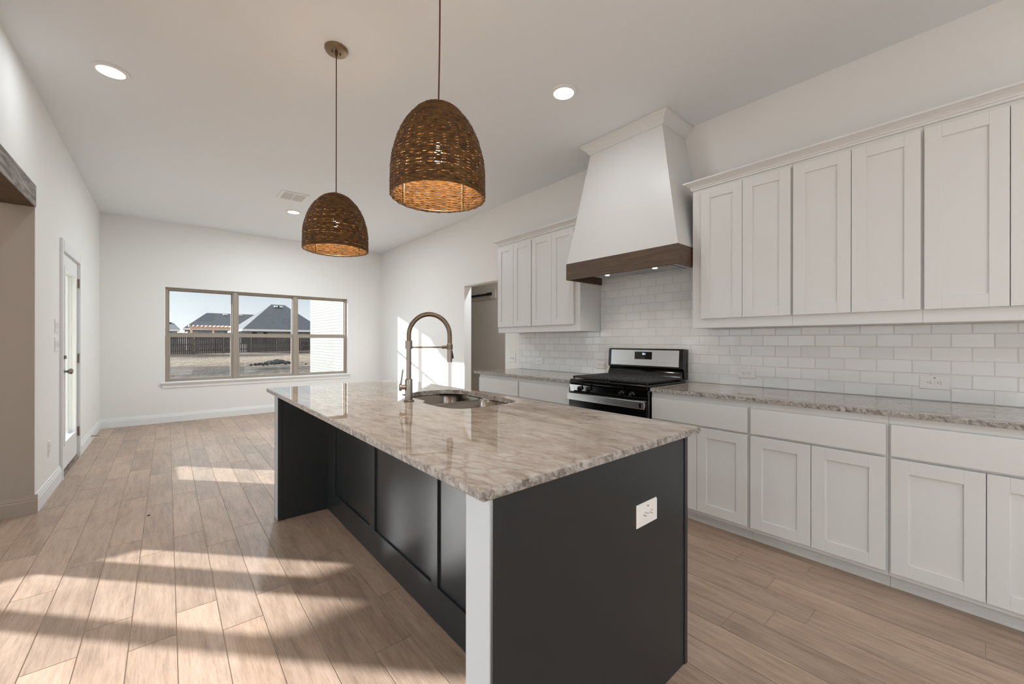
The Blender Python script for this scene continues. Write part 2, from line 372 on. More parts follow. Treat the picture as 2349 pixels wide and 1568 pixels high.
def dirt_mat():
    m, t, b = mat('bare_soil', (.3, .25, .2, 1), 1.0, 0, .1)
    v = coords(t, (.5, 1.3, 1)); n = node(t, 'ShaderNodeTexNoise', Scale=.55, Detail=8.0, Roughness=.68); t.links.new(v, n.inputs['Vector'])
    # churned earth, wheel tracks and dry grass lie in strips across the lot
    tc = t.nodes.new('ShaderNodeTexCoord'); sp = t.nodes.new('ShaderNodeSeparateXYZ'); t.links.new(tc.outputs['Object'], sp.inputs[0])
    ma = t.nodes.new('ShaderNodeMath'); ma.operation = 'MULTIPLY_ADD'; t.links.new(n.outputs[0], ma.inputs[0]); ma.inputs[1].default_value = 16.0; t.links.new(sp.outputs[1], ma.inputs[2])
    mr_ = t.nodes.new('ShaderNodeMapRange'); mr_.inputs[1].default_value = 14.0; mr_.inputs[2].default_value = 64.0; t.links.new(ma.outputs[0], mr_.inputs[0])
    strip = ramp(t, mr_.outputs[0], [(0, lin(124, 109, 95)), (.18, lin(126, 110, 96)), (.26, lin(98, 87, 78)), (.34, lin(70, 63, 58)), (.42, lin(84, 75, 68)), (.48, lin(116, 102, 89)), (.62, lin(128, 113, 99)), (.8, lin(110, 98, 88))])
    sh = ramp(t, n.outputs[0], [(.3, (.62, .6, .58, 1)), (.5, (1, 1, 1, 1)), (.75, (1.2, 1.18, 1.16, 1))])
    c = mixc(t, 1.0, strip, sh, 'MULTIPLY')
    t.links.new(c, b.inputs['Base Color']); n2 = node(t, 'ShaderNodeTexNoise', Scale=3.0, Detail=7.0); t.links.new(coords(t), n2.inputs['Vector']); bump(t, b, n2.outputs[0], 1.0, .25)
    return m
M['dirt'] = dirt_mat()
M['clods'] = shingle('dark_clods', lin(40, 36, 34), lin(66, 59, 54))
M['patio'] = paint('patio_concrete', lin(196, 192, 186), .8, 40, .2)

# ------------------------------------------------------------------ layout constants
XR, XL, YB, ZC = 3.485, -0.75, 8.36, 3.155
ZT, ZU = 0.93, 0.902                     # counter top and underside
YF = -3.0                                # the open-plan side behind the camera
YJ = 4.59                                # end of the left opening

# ------------------------------------------------------------------ room shell
b = MB(); PW, PL, X0 = 0.155, 0.957, 0.033
known = {-4: .229, -3: .474, -2: .659, -1: .379, 0: .556, 1: .277, 2: .474, 3: .371, 4: .666, 5: .061, 16: 0.0, 15: .738, 17: .642, 13: .648, 14: .527, 12: .773}
g = .0014; ch = .0006
for k in range(-27, 33):
    xa, xb = X0 + k * PW - PW, X0 + k * PW
    xa, xb = X0 + k * PW, X0 + (k + 1) * PW
    off = known.get(k, R.random() * PL)
    y = YF - PL + ((off - (YF - PL)) % PL)
    while y < YB + .2:
        ya, yb = max(y, YF), min(y + PL, YB + .1)
        y += PL
        if yb - ya < .02: continue
        if xb < XL - .2 and ya > YJ + .05: continue
        if xb < XL - .2: yb = min(yb, YJ + .02)
        p = [(xa + g, ya + g), (xb - g, ya + g), (xb - g, yb - g), (xa + g, yb - g)]
        q = [(xa + g + ch, ya + g + ch), (xb - g - ch, ya + g + ch), (xb - g - ch, yb - g - ch), (xa + g + ch, yb - g - ch)]
        lo = [b.bm.verts.new((u, v, -.004)) for u, v in p]; hi = [b.bm.verts.new((u, v, 0)) for u, v in q]
        b.bm.faces.new(hi)
        for i in range(4): b.bm.faces.new((lo[i], lo[(i + 1) % 4], hi[(i + 1) % 4], hi[i]))
nf = len(b.bm.faces)
b.box(-4.2, XL - .17, YF, YJ + .02, -.12, -.0032); b.box(XL - .17, 5.2, YF, YB + .12, -.12, -.0032)
fl = b.build('floor', [M['floor'], M['grout']])
for p in fl.data.polygons:
    if p.index >= nf: p.material_index = 1
struct(fl)

struct(MB().box(-4.2, 5.2, YF, YB + .14, ZC, ZC + .15).build('ceiling', M['ceiling']))
b = MB()   # right wall with the hall doorway
b.box(XR, XR + .127, YF, 4.226, 0, ZC).box(XR, XR + .127, 5.216, YB, 0, ZC).box(XR, XR + .127, 4.226, 5.216, 2.133, ZC)
struct(b.build('wall_right', M['wall']))
WX0, WX1, WZ0, WZ1 = -.027, 2.766, .632, 2.13
b = MB(); T = .14
b.box(XL - .16, WX0, YB, YB + T, 0, ZC).box(WX1, XR + .127, YB, YB + T, 0, ZC).box(WX0, WX1, YB, YB + T, 0, WZ0).box(WX0, WX1, YB, YB + T, WZ1, ZC)
struct(b.build('wall_back', M['wall']))
DY0, DY1, DZ = 5.585, 6.50, 2.14
b = MB(); TL = .16
b.box(XL - TL, XL, YJ, DY0, 0, ZC).box(XL - TL, XL, DY1, YB, 0, ZC).box(XL - TL, XL, DY0, DY1, DZ, ZC)
b.box(XL - TL, XL, YF, YJ, 2.43, ZC)
struct(b.build('wall_left', M['wall']))
struct(MB().box(XL - TL, XL - .0005, YJ - .003, YJ - .0001, 0, 2.27).build('trim_3', M['greige']))  # thin sheet on the wall end, its dark colour stands for shade
# far wall of the living area, unseen, with three added openings shaped to throw the sun patches
LW = [(-1.59, -1.245, .43, .82), (-2.17, -1.66, .42, .95), (-3.72, -2.19, .42, 1.36)]
b = MB(); y0, y1 = YJ, YJ + .16
xs = [-4.2, LW[2][0], LW[2][1], LW[1][0], LW[1][1], LW[0][0], LW[0][1], XL - TL]
for i in range(0, 8, 2): b.box(xs[i], xs[i + 1], y0, y1, 0, ZC)
for (xa, xb, za, zb) in LW: b.box(xa, xb, y0, y1, 0, za).box(xa, xb, y0, y1, zb, ZC)
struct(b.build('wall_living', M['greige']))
struct(MB().box(-4.2, XR + .127, YF - .15, YF, 0, ZC).build('wall_front', M['wall']))
struct(MB().box(-4.2, -4.05, YF, YJ, 2.75, ZC).build('wall_west', M['wall']))     # wide opening below is added, unseen, to let sky light in
b = MB(); b.box(-9.8, -4.2, YF - .2, YJ + .16, 2.9, 3.1); struct(b.build('patio_roof', M['ceiling']))  # unseen roof added to keep direct sun off the visible floor
b = MB(); b.box(4.95, 5.1, 2.0, YB + .1, 0, ZC).box(XR + .127, 4.95, 2.0, 2.12, 0, ZC).box(XR + .127, 4.95, YB - .3, YB - .18, 0, ZC)
struct(b.build('wall_hall', M['hall']))

def bb_profile(h=.138, d=.016):
    return [(0, 0), (d, 0), (d, h - .045), (d * .78, h - .038), (d * .78, h - .026), (d * .5, h - .018), (d * .42, h - .004), (0, h)]
def baseboard(name, segs, m):
    b = MB()
    for (a, c, nrm) in segs:
        a = Vector(a); c = Vector(c); n = Vector(nrm)
        b.prism([a + n * u + Vector((0, 0, v)) for u, v in bb_profile()], c - a)
    return struct(b.build(name, m))
baseboard('baseboard_back', [((XL, YB, 0), (XR, YB, 0), (0, -1, 0))], M['trim'])
baseboard('baseboard_left', [((XL, YJ + .0002, 0), (XL, 5.50, 0), (1, 0, 0)), ((XL, 6.60, 0), (XL, YB - .016, 0), (1, 0, 0))], M['trim'])
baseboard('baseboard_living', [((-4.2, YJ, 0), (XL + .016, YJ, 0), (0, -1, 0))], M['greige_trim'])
baseboard('baseboard_right', [((XR, 5.216, 0), (XR, YB - .016, 0), (-1, 0, 0))], M['trim'])

# ------------------------------------------------------------------ back windows
FY0, FY1 = YB + .055, YB + .125
def window_unit(n, xa, xb):
    root = struct_root('window_%d' % n, ((xa + xb) / 2, FY0, WZ0))
    fw = .034
    b = MB()
    b.box(xa, xa + fw, FY0, FY1, WZ0, WZ1, .003).box(xb - fw, xb, FY0, FY1, WZ0, WZ1, .003)
    b.box(xa + fw, xb - fw, FY0, FY1, WZ1 - fw, WZ1, .003).box(xa + fw, xb - fw, FY0, FY1, WZ0, WZ0 + .022, .003)
    b.build('window_frame', M['bronze'], root)
    a, c = xa + fw, xb - fw
    b = MB(); y0, y1 = FY1 - .032, FY1 - .004        # upper sash, set back
    b.box(a, a + .016, y0, y1, 1.39, WZ1 - fw).box(c - .016, c, y0, y1, 1.39, WZ1 - fw).box(a + .016, c - .016, y0, y1, WZ1 - fw - .016, WZ1 - fw).box(a + .016, c - .016, y0, y1, 1.392, 1.412)
    up = b.build('upper_sash', M['bronze'], root)
    MB().box(a + .012, c - .012, (y0 + y1) / 2 - .002, (y0 + y1) / 2 + .002, 1.40, WZ1 - fw - .01).build('pane', M['glass'], up)
    b = MB(); y0, y1 = FY0 + .004, FY0 + .034         # lower sash, in front
    b.box(a, a + .026, y0, y1, WZ0 + .022, 1.394, .002).box(c - .026, c, y0, y1, WZ0 + .022, 1.394, .002)
    b.box(a + .026, c - .026, y0, y1, 1.345, 1.394, .002).box(a + .026, c - .026, y0, y1, WZ0 + .022, WZ0 + .05, .002)
    lo = b.build('lower_sash', M['bronze'], root)
    MB().box(a + .02, c - .02, (y0 + y1) / 2 - .002, (y0 + y1) / 2 + .002, WZ0 + .04, 1.36).build('pane', M['glass'], lo)
    for fx in (.18, .82):
        x = a + (c - a) * fx
        MB().box(x - .03, x + .03, y0 + .002, y1 - .002, 1.394, 1.402, .003).box(x - .012, x + .012, y0 - .004, y1 - .006, 1.40, 1.410, .003).build('sash_lock', M['bronze'], root)
window_unit(1, WX0 + .002, .884); window_unit(2, .896, 1.82); window_unit(3, 1.832, WX1 - .002)
b = MB()
for x in (.89, 1.826): b.box(x - .006, x + .006, FY0 + .002, FY1, WZ0, WZ1).box(x - .026, x + .026, FY0 - .012, FY0 - .0005, WZ0 + .001, WZ1 - .001, .003)
struct(b.build('trim_1', M['bronze']))
b = MB(); b.box(WX0 - .05, WX1 + .05, YB - .045, YB - .0005, WZ0 - .022, WZ0, .006, 2)
b.box(WX0 + .001, WX1 - .001, YB, FY0 - .001, WZ0 + .0005, WZ0 + .004)
b.prism([(WX0 - .035, YB - .001, WZ0 - .095), (WX0 - .035, YB - .012, WZ0 - .092), (WX0 - .035, YB - .014, WZ0 - .06), (WX0 - .035, YB - .034, WZ0 - .022), (WX0 - .035, YB - .001, WZ0 - .022)], (WX1 - WX0 + .07, 0, 0))
struct(b.build('trim_2', M['trim']))

# ------------------------------------------------------------------ patio door in the left wall
root = struct_root('door_1', (XL, (DY0 + DY1) / 2, 0))
b = MB(); cw = .085
for (a, c) in ((DY0 - cw, DY0 + .012), (DY1 - .012, DY1 + cw)):
    b.prism([(XL + .0005, a, 0), (XL + .020, a, 0), (XL + .022, a + (c - a) * .3, 0), (XL + .013, a + (c - a) * .75, 0), (XL + .012, c, 0), (XL + .0005, c, 0)], (0, 0, DZ + cw))
b.box(XL + .0005, XL + .019, DY0 + .012, DY1 - .012, DZ - .012, DZ + cw, .003)
b.build('casing', M['trim'], root)
b = MB(); b.box(XL - .12, XL - .0005, DY0 + .0005, DY0 + .02, 0, DZ - .0005).box(XL - .12, XL - .0005, DY1 - .02, DY1 - .0005, 0, DZ - .0005).box(XL - .12, XL - .0005, DY0 + .02, DY1 - .02, DZ - .02, DZ - .0005)
b.build('door_frame', M['trim'], root)
LY0, LY1, LZ0, LZ1 = 5.735, 6.345, .30, 1.97
b = MB(); xa, xb = XL - .050, XL - .006; ya, yb = DY0 + .023, DY1 - .023; za, zb = .045, DZ - .024
b.box(xa, xb, ya, LY0, za, zb).box(xa, xb, LY1, yb, za, zb).box(xa, xb, LY0, LY1, za, LZ0).box(xa, xb, LY0, LY1, LZ1, zb)
leaf = b.build('door_leaf', M['trim'], root)
b = MB(); e = .028
for x0, x1 in ((XL - .006, XL + .006), (XL - .062, XL - .05)):
    b.box(x0, x1, LY0 - e, LY0 + .012, LZ0 - e, LZ1 + e, .003).box(x0, x1, LY1 - .012, LY1 + e, LZ0 - e, LZ1 + e, .003)
    b.box(x0, x1, LY0 + .012, LY1 - .012, LZ0 - e, LZ0 + .012, .003).box(x0, x1, LY0 + .012, LY1 - .012, LZ1 - .012, LZ1 + e, .003)
b.build('lite_frame', M['trim'], leaf)
MB().box(XL - .031, XL - .026, LY0, LY1, LZ0, LZ1).build('pane', M['glass'], leaf)
ky = 5.655
MB().lathe([(.030, 0), (.032, .004), (.028, .009), (.012, .012), (.0105, .030), (.016, .038), (.026, .048), (.028, .058), (.024, .068), (.010, .073)], (XL - .0055, ky, .99), (1, 0, 0)).build('door_knob', M['nickel'], root, 40)
MB().lathe([(.028, 0), (.030, .004), (.024, .012), (.008, .014)], (XL - .0055, ky, 1.125), (1, 0, 0)).box(XL + .008, XL + .024, ky - .005, ky + .005, 1.108, 1.142, .003).build('deadbolt', M['nickel'], root, 40)
for z in (.29, 1.09, 1.91):
    MB().cyl((XL + .008, DY1 - .016, z - .05), (XL + .008, DY1 - .016, z + .05), .007, 12).box(XL - .005, XL + .004, DY1 - .03, DY1 - .004, z - .048, z + .048).build('hinge', M['nickel'], root, 40)
MB().box(XL - .13, XL + .006, DY0 + .02, DY1 - .02, 0.001, .022, .004).box(XL - .05, XL - .004, DY0 + .022, DY1 - .022, .022, .044).build('threshold', M['beam_wood'], root)

# header beam over the left opening
root = thing('header_beam', (XL, 1.4, 2.28), 'weathered grey wooden header beam boxed over the wide opening at left', 'beam')
MB().box(XL - .0003, XL + .007, YF + .2, YJ - .004, 2.272, 2.432, .002).build('face_board', M['beam_wood'], root)
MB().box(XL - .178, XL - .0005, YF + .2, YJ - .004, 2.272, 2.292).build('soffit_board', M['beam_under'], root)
MB().box(XL - .184, XL - .1785, YF + .2, YJ - .004, 2.272, 2.428).build('face_board', M['beam_wood'], root)

# ------------------------------------------------------------------ hall beyond the doorway
root = thing('barn_door_track', (4.93, 7.0, 2.22), 'black barn door track on a flat header board seen through the doorway', 'door track')
MB().box(4.925, 4.949, 6.28, 7.6, 2.135, 2.30, .004).build('header_board', M['hall'], root)
b = MB().box(4.88, 4.888, 6.36, 7.6, 2.20, 2.245)
b.build('rail', M['black'], root)
for y in (6.46, 6.95, 7.45): MB().cyl((4.925, y, 2.222), (4.886, y, 2.222), .012, 12).build('standoff', M['black'], root)
MB().box(4.868, 4.892, 6.35, 6.50, 2.195, 2.255, .004).build('end_stop', M['black'], root)

# ------------------------------------------------------------------ cabinets on the right wall
def shaker(xf, ya, yb, za, zb, rail=.066, th=.019, rec=.008):
    """a door facing -X with its face at xf"""
    y0, y1 = min(ya, yb), max(ya, yb); b = MB()
    b.box(xf, xf + th, y0, y0 + rail, za, zb, .0012).box(xf, xf + th, y1 - rail, y1, za, zb, .0012)
    b.box(xf, xf + th, y0 + rail, y1 - rail, za, za + rail, .0012).box(xf, xf + th, y0 + rail, y1 - rail, zb - rail, zb, .0012)
    b.box(xf + rec, xf + th - .001, y0 + rail - .003, y1 - rail + .003, za + rail - .003, zb - rail + .003)
    return b
XD = 2.80            # base door faces
def base_unit(ya, yb, splits, label):
    root = thing('base_cabinet', (XR - .3, (ya + yb) / 2, 0), label, 'cabinet', 'white base cabinets')
    e = .00008
    MB().box(XD + .020, XR - .002, yb + e, ya - e, .082, ZU - .001).build('carcass', M['cab'], root)
    MB().box(XD + .082, XD + .10, yb + e, ya - e, 0.0005, .0815).build('toe_kick', M['cab'], root)
    ha, hb = (.009, .009)
    MB().box(XD, XD + .0195, yb + hb, ya - ha, .701, .860, .0015).build('drawer_front', M['cab'], root)
    ys = [ya - ha] + splits + [yb + hb]
    for i in range(len(ys) - 1):
        t0 = ys[i] - (.0015 if i else 0); t1 = ys[i + 1] + (.0015 if i < len(ys) - 2 else 0)
        shaker(XD, t0, t1, .107, .688).build('door', M['cab'], root)
base_unit(1.655, .9735, [1.303], 'white base cabinet right beside the black range, partly behind the island')
base_unit(.9725, .3225, [.648], 'white base cabinet below the counter, second from the range on its right')
base_unit(.3215, -.335, [-.003], 'white base cabinet at the right edge of the photo, farthest from the range')
base_unit(3.179, 2.466, [2.82], 'white base cabinet on the left side of the black range')
base_unit(3.89, 3.180, [3.53], 'white base cabinet at the end of the run beside the hall doorway')

XU = 3.13
def upper_unit(ya, yb, ys, label, pad0=.004, pad1=.004):
    root = thing('wall_cabinet', (XR - .15, (ya + yb) / 2, 1.387), label, 'cabinet', 'white wall cabinets')
    e = .00008
    MB().box(XU + .020, XR - .002, yb + e, ya - e, 1.387, 2.50).build('carcass', M['cab'], root)
    for i in range(len(ys) - 1):
        shaker(XU, ys[i] - .0015, ys[i + 1] + .0015, 1.457, 2.437).build('door', M['cab'], root)
upper_unit(1.498, .831, [1.428, 1.132, .836], 'white wall cabinet with two shaker doors touching the wooden hood band')
upper_unit(.830, .2235, [.824, .526, .229], 'white wall cabinet with two shaker doors, second to the right of the hood')
upper_unit(.2225, -.385, [.218, -.078, -.378], 'white wall cabinet cut by the right edge of the photo')
upper_unit(3.952, 3.337, [3.945, 3.648, 3.343], 'white wall cabinet above the counter end beside the hall doorway')
upper_unit(3.336, 2.640, [3.33, 3.02, 2.71], 'white wall cabinet tucked behind the left edge of the hood')
def crown(name, pts, z0, label, cat='molding', d=.055, h=.062, m=None):
    """crown along a polyline at the cabinet top; pts = [(x,y)...], outward normals to the left of travel"""
    prof = [(0, 0), (.010, 0), (.010, .012), (.016, .015), (.016, .022), (.028, .034), (.044, .046), (.050, .050), (d, .050), (d, h), (0, h)]
    prof = [(u * d / .055, v * h / .062) for u, v in prof]
    b = MB(); rings = []
    n = len(pts); P2 = [Vector((p[0], p[1])) for p in pts]
    for i in range(n):
        ns = []
        for j in (i - 1, i):
            if 0 <= j < n - 1:
                t = (P2[j + 1] - P2[j]).normalized(); ns.append(Vector((-t.y, t.x)))
        mth = ns[0] if len(ns) == 1 else (ns[0] + ns[1]) / (1 + ns[0].dot(ns[1]))
        rings.append([b.bm.verts.new((P2[i].x + mth.x * u, P2[i].y + mth.y * u, z0 + v)) for u, v in prof])
    k = len(prof)
    for a, c in zip(rings, rings[1:]):
        for i in range(k): b.bm.faces.new((a[i], a[(i + 1) % k], c[(i + 1) % k], c[i]))
    b.bm.faces.new(rings[0]); b.bm.faces.new(rings[-1][::-1])
    o = b.build(name, m or M['cab'], origin=(pts[0][0], pts[0][1], z0)); return tag(o, label, cat)
XC = XU + .0195
crown('crown_molding', [(XC, -.385), (XC, 1.4985), (XR - .002, 1.4985)][::1], 2.462, 'white crown molding along the tall cabinets to the right of the hood')
crown('crown_molding', [(XC, 2.645), (XC, 3.9525), (XR - .002, 3.9525)], 2.462, 'white crown molding along the cabinets left of the hood')

# ------------------------------------------------------------------ countertops
def slab(x0, x1, y0, y1, name, label):
    o = MB().box(x0, x1, y0, y1, ZU, ZT, .003, 2).build(name, M['granite'], origin=(x0, y0, ZT))
    return tag(o, label, 'countertop')
slab(2.79, XR - .001, -.385, 1.655, 'countertop', 'brown grey granite countertop on the base cabinets right of the range')
slab(2.79, XR - .001, 2.459, 3.975, 'countertop', 'brown grey granite countertop between range and hall doorway')

# subway tile
b = MB(); TW, TH = .1628, .0795
HY0, HY1, CZ = 1.5, 2.638, 1.387        # clear bay under the hood, cabinet underside
def tile(c, d, z0, z1):
    if d - c < .006 or z1 - z0 < .006: return
    gg = .0011; e = .0032; xf = XR - .0075 + R.uniform(-.0002, .0002); ty, tz = R.uniform(-.0007, .0007), R.uniform(-.0004, .0004)
    lo = [b.bm.verts.new((XR - .005, y, z)) for y, z in ((c + gg, z0 + gg), (d - gg, z0 + gg), (d - gg, z1 - gg), (c + gg, z1 - gg))]
    hi = [b.bm.verts.new((xf + sy * ty + sz * tz, y, z)) for (y, z), (sy, sz) in zip(((c + gg + e, z0 + gg + e), (d - gg - e, z0 + gg + e), (d - gg - e, z1 - gg - e), (c + gg + e, z1 - gg - e)), ((-1, -1), (1, -1), (1, 1), (-1, 1)))]
    b.bm.faces.new(hi)
    for i in range(4): b.bm.faces.new((lo[i], lo[(i + 1) % 4], hi[(i + 1) % 4], hi[i]))
for k in range(13):
    z0 = .931 + k * TH; z1 = min(z0 + TH, 1.95)
    j0 = .1308 + (0 if k % 2 == 0 else TW / 2); j = j0 - 5 * TW
    while j < 3.93:
        c, d = max(j, -.385), min(j + TW, 3.93); j += TW
        if z1 <= CZ: tile(c, d, z0, z1); continue
        tile(max(c, HY0), min(d, HY1), z0, z1)
        if z0 < CZ: tile(c, min(d, HY0), z0, CZ); tile(max(c, HY1), d, z0, CZ)
nf = len(b.bm.faces)
b.box(XR - .0055, XR - .0005, -.385, 3.93, .931, 1.386).box(XR - .0055, XR - .0005, 1.501, 2.637, 1.386, 1.95)
o = b.build('backsplash', [M['tile'], M['tilegrout']], origin=(XR, 1.7, .931)); tag(o, 'white glazed subway tile backsplash between counters and wall cabinets', 'backsplash')
for p in o.data.polygons:
    if p.index >= nf: p.material_index = 1

# ------------------------------------------------------------------ range hood
root = thing('range_hood', (XR - .2, 2.07, 1.872), 'tall white tapered range hood with a brown wooden band over the range', 'range hood')
b = MB(); lo = [(2.942, 1.514), (2.942, 2.632), (XR - .001, 2.632), (XR - .001, 1.514)]; zc = 3.065
hi = [(3.09, 1.725), (3.09, 2.465), (XR - .001, 2.465), (XR - .001, 1.725)]
A = [b.bm.verts.new((x, y, 2.028)) for x, y in lo]; B_ = [b.bm.verts.new((x, y, zc)) for x, y in hi]; C_ = [b.bm.verts.new((x, y, ZC - .001)) for x, y in hi]
for U_, V_ in ((A, B_), (B_, C_)):
    for i in range(4): b.bm.faces.new((U_[i], U_[(i + 1) % 4], V_[(i + 1) % 4], V_[i]))
b.bm.faces.new(A[::-1]); b.bm.faces.new(C_)
b.build('hood_body', M['cab'], root)
b = MB()
b.box(2.937, 2.957, 1.509, 2.637, 1.872, 2.0275, .0015).box(2.957, XR - .009, 1.509, 1.529, 1.872, 2.0275, .0015).box(2.957, XR - .009, 2.617, 2.637, 1.872, 2.0275, .0015)
b.build('wood_band', M['hood_wood'], root)
b = MB(); b.box(2.958, XR - .01, 1.53, 2.616, 1.955, 1.975).build('hood_liner', M['dark'], root)
b = MB(); b.box(3.03, 3.40, 1.62, 2.46, 1.905, 1.9545, .004); ins = b.build('hood_insert', M['steel'], root)
for y0, y1 in ((1.66, 2.03), (2.05, 2.42)):
    b = MB(); b.box(3.07, 3.37, y0, y1, 1.899, 1.9045, .002)
    for k in range(24): b.box(3.08 + k * .0078, 3.084 + k * .0078, y0 + .015, y1 - .015, 1.8975, 1.8988)
    gf = b.build('grease_filter', M['steel'], root)
    MB().box(3.268, 3.284, y0 + .004, y1 - .004, 1.8905, 1.8985, .002).build('filter_rim', M['steel'], gf)
for y in (1.80, 2.28):
    o = MB().cyl((3.108, y, 1.8988), (3.108, y, 1.892), .02, 20).build('hood_light', M['hoodlamp'], root)
    ld = bpy.data.lights.new('hood_lamp', 'SPOT'); ld.energy = HOOD_W * 6; ld.spot_size = 1.9; ld.spot_blend = .7; ld.shadow_soft_size = .02; ld.color = (1, .93, .84)
    lo_ = bpy.data.objects.new('hood_lamp', ld); COL.objects.link(lo_); lo_.parent = root; lo_.location = Vector((3.108, y, 1.885)) - root.location
cz = 3.065
prof = [(.004, 0), (.012, .004), (.014, .014), (.022, .02), (.024, .028), (.045, .048), (.058, .062), (.064, .066), (.070, .072), (.072, .088), (0, .088), (0, 0)]
b = MB(); P2 = [Vector((XR - .002, 1.725)), Vector((3.09, 1.725)), Vector((3.09, 2.465)), Vector((XR - .002, 2.465))]; rings = []
NN = [Vector((0, -1)), Vector((-1, -1)), Vector((-1, 1)), Vector((0, 1))]
for p, n in zip(P2, NN): rings.append([b.bm.verts.new((p.x + n.x * u, p.y + n.y * u, cz + v)) for u, v in prof])
for a, c in zip(rings, rings[1:]):
    for i in range(len(prof)): b.bm.faces.new((a[i], a[(i + 1) % len(prof)], c[(i + 1) % len(prof)], c[i]))
b.bm.faces.new(rings[0]); b.bm.faces.new(rings[-1][::-1])
b.build('hood_crown', M['cab'], root)

# ------------------------------------------------------------------ gas range
RY0, RY1 = 1.668, 2.446
root = thing('gas_range', (3.13, 2.057, 0), 'black and stainless gas range set between the two counter runs', 'range')
b = MB(); b.box(2.80, XR - .015, RY0, RY1, .06, .905, .003).box(2.86, XR - .02, RY0 + .01, RY1 - .01, .0005, .06); b.build('range_body', M['black_gloss'], root)
b = MB(); b.box(2.775, XR - .10, RY0 - .006 + .008, RY1 + .004 - .006, .9055, .946, .008, 2); b.build('cooktop', M['black_gloss'], root)
b = MB(); b.prism([(2.792, RY0, .905), (2.776, RY0, .896), (2.785, RY0, .835), (2.80, RY0, .83), (2.80, RY0, .905)], (0, RY1 - RY0, 0)); b.build('control_panel', M['black_gloss'], root)
for y in (2.327, 2.232, 1.896, 1.80):
    b = MB(); b.lathe([(.021, 0), (.022, .006), (.018, .010), (.0165, .026), (.012, .029)], (2.7815, y, .866), (-1, 0, -.12), 20).box(2.744, 2.757, y - .005, y + .005, .844, .884, .003)
    b.build('burner_knob', M['black_gloss'], root, 40)
b = MB(); b.box(2.772, 2.7995, RY0 + .003, RY1 - .003, .245, .826, .005, 2); dr = b.build('oven_door', M['black_gloss'], root)
MB().box(2.7705, 2.7718, RY0 + .09, RY1 - .09, .36, .70).build('oven_window', M['black_glass'], dr)
b = MB(); b.box(2.735, 2.748, RY0 + .004, RY1 - .004, .765, .825, .004, 2)
for y in (RY0 + .012, RY1 - .03): b.box(2.748, 2.7715, y, y + .018, .78, .812)
b.build('oven_handle', M['steel'], dr)
b = MB(); b.box(2.735 - .0012, 2.7345, RY0 + .03, RY0 + .045, .775, .812); b.build('handle_slot', M['black_gloss'], dr)
b = MB(); b.box(2.775, 2.7995, RY0 + .003, RY1 - .003, .075, .238, .005, 2); b.build('storage_drawer', M['black_gloss'], root)
# continuous grates: two plates with slots
def grate(ya, yb):
    b = MB(); z0, z1 = .9465, .972; xa, xb = 2.80, 3.335
    for y in (ya, yb - .016): b.box(xa, xb, y, y + .016, z0 + .008, z1, .003)
    for x in (xa, xb - .016): b.box(x, x + .016, ya + .016, yb - .016, z0 + .008, z1, .003)
    w = yb - ya
    for k in range(1, 6):
        x = xa + (xb - xa) * k / 6; b.box(x - .032, x + .032, ya + .016, ya + w * .40, z1 - .008, z1 - .001, .001).box(x - .032, x + .032, ya + w * .60, yb - .016, z1 - .008, z1 - .001, .001)
    for k in (0, 1, 2, 3, 4, 5, 6):
        x = xa + (xb - xa) * k / 6; b.box(max(x - .012, xa + .01), min(x + .012, xb - .01), ya + .016, yb - .016, z1 - .007, z1 - .0005)
    b.box(xa + .016, xb - .016, ya + w * .40, ya + w * .46, z1 - .008, z1 - .001).box(xa + .016, xb - .016, ya + w * .54, ya + w * .60, z1 - .008, z1 - .001)
    for x in (xa + .004, xb - .014):
        for y in (ya + .004, yb - .014): b.box(x, x + .01, y, y + .01, z0, z0 + .01)
    return b
for ya, yb in ((RY0 + .012, 2.052), (2.062, RY1 - .014)): grate(ya, yb).build('burner_grate', M['grate'], root)
for y in (1.85, 2.26):
    for x in (2.93, 3.20): MB().lathe([(.05, 0), (.052, .004), (.04, .008), (.03, .012), (.012, .014)], (x, y, .9462), n=20).build('burner_cap', M['black'], root, 40)
b = MB(); gx = 3.375
b.prism([(gx, 1.692, 1.045), (gx + .012, 1.692, 1.207), (gx + .024, 1.692, 1.216), (XR - .012, 1.692, 1.21), (XR - .012, 1.692, .95), (gx + .03, 1.692, .95), (gx + .02, 1.692, 1.035)], (0, 2.462 - 1.692, 0))
gd = b.build('backguard', M['black_gloss'], root)
b = MB(); b.prism([(gx - .03, 1.70, .9465), (gx - .022, 1.70, .99), (gx - .002, 1.70, 1.02), (gx + .019, 1.70, 1.03), (gx + .019, 1.70, .9465)], (0, .745, 0)); b.build('backguard_skirt', M['black_gloss'], root, 50)
def on_guard(y0, y1, z0, z1, off, th, bev=.0):
    sl = .012 / .162; b = MB()
    x = lambda z: gx + (z - 1.045) * sl - off
    b.prism([(x(z0), y0, z0), (x(z1), y0, z1), (x(z1) + th, y0, z1), (x(z0) + th, y0, z0)], (0, y1 - y0, 0)); return b
on_guard(1.728, 2.43, 1.058, 1.202, .002, .0018).build('steel_fascia', M['steel'], root)
dp = on_guard(1.985, 2.165, 1.116, 1.186, .0035, .0013).build('display', M['black_glass'], root)
b = MB(); SEG = {'3': 'abgcd', '0': 'abcdef', '1': 'bc'}
def seg_digit(b, ch, y, z, w, h):
    t = .0022
    B = {'a': (0, h - t, w, h), 'g': (0, h / 2 - t / 2, w, h / 2 + t / 2), 'd': (0, 0, w, t), 'f': (0, h / 2, t, h), 'e': (0, 0, t, h / 2), 'b': (w - t, h / 2, w, h), 'c': (w - t, 0, w, h / 2)}
    for s_ in SEG[ch]:
        a0, c0, a1, c1 = B[s_]; xx = gx + (z - 1.045) * .012 / .162 - .0047
        b.box(xx, xx + .0009, y - a1, y - a0, z + c0, z + c1)
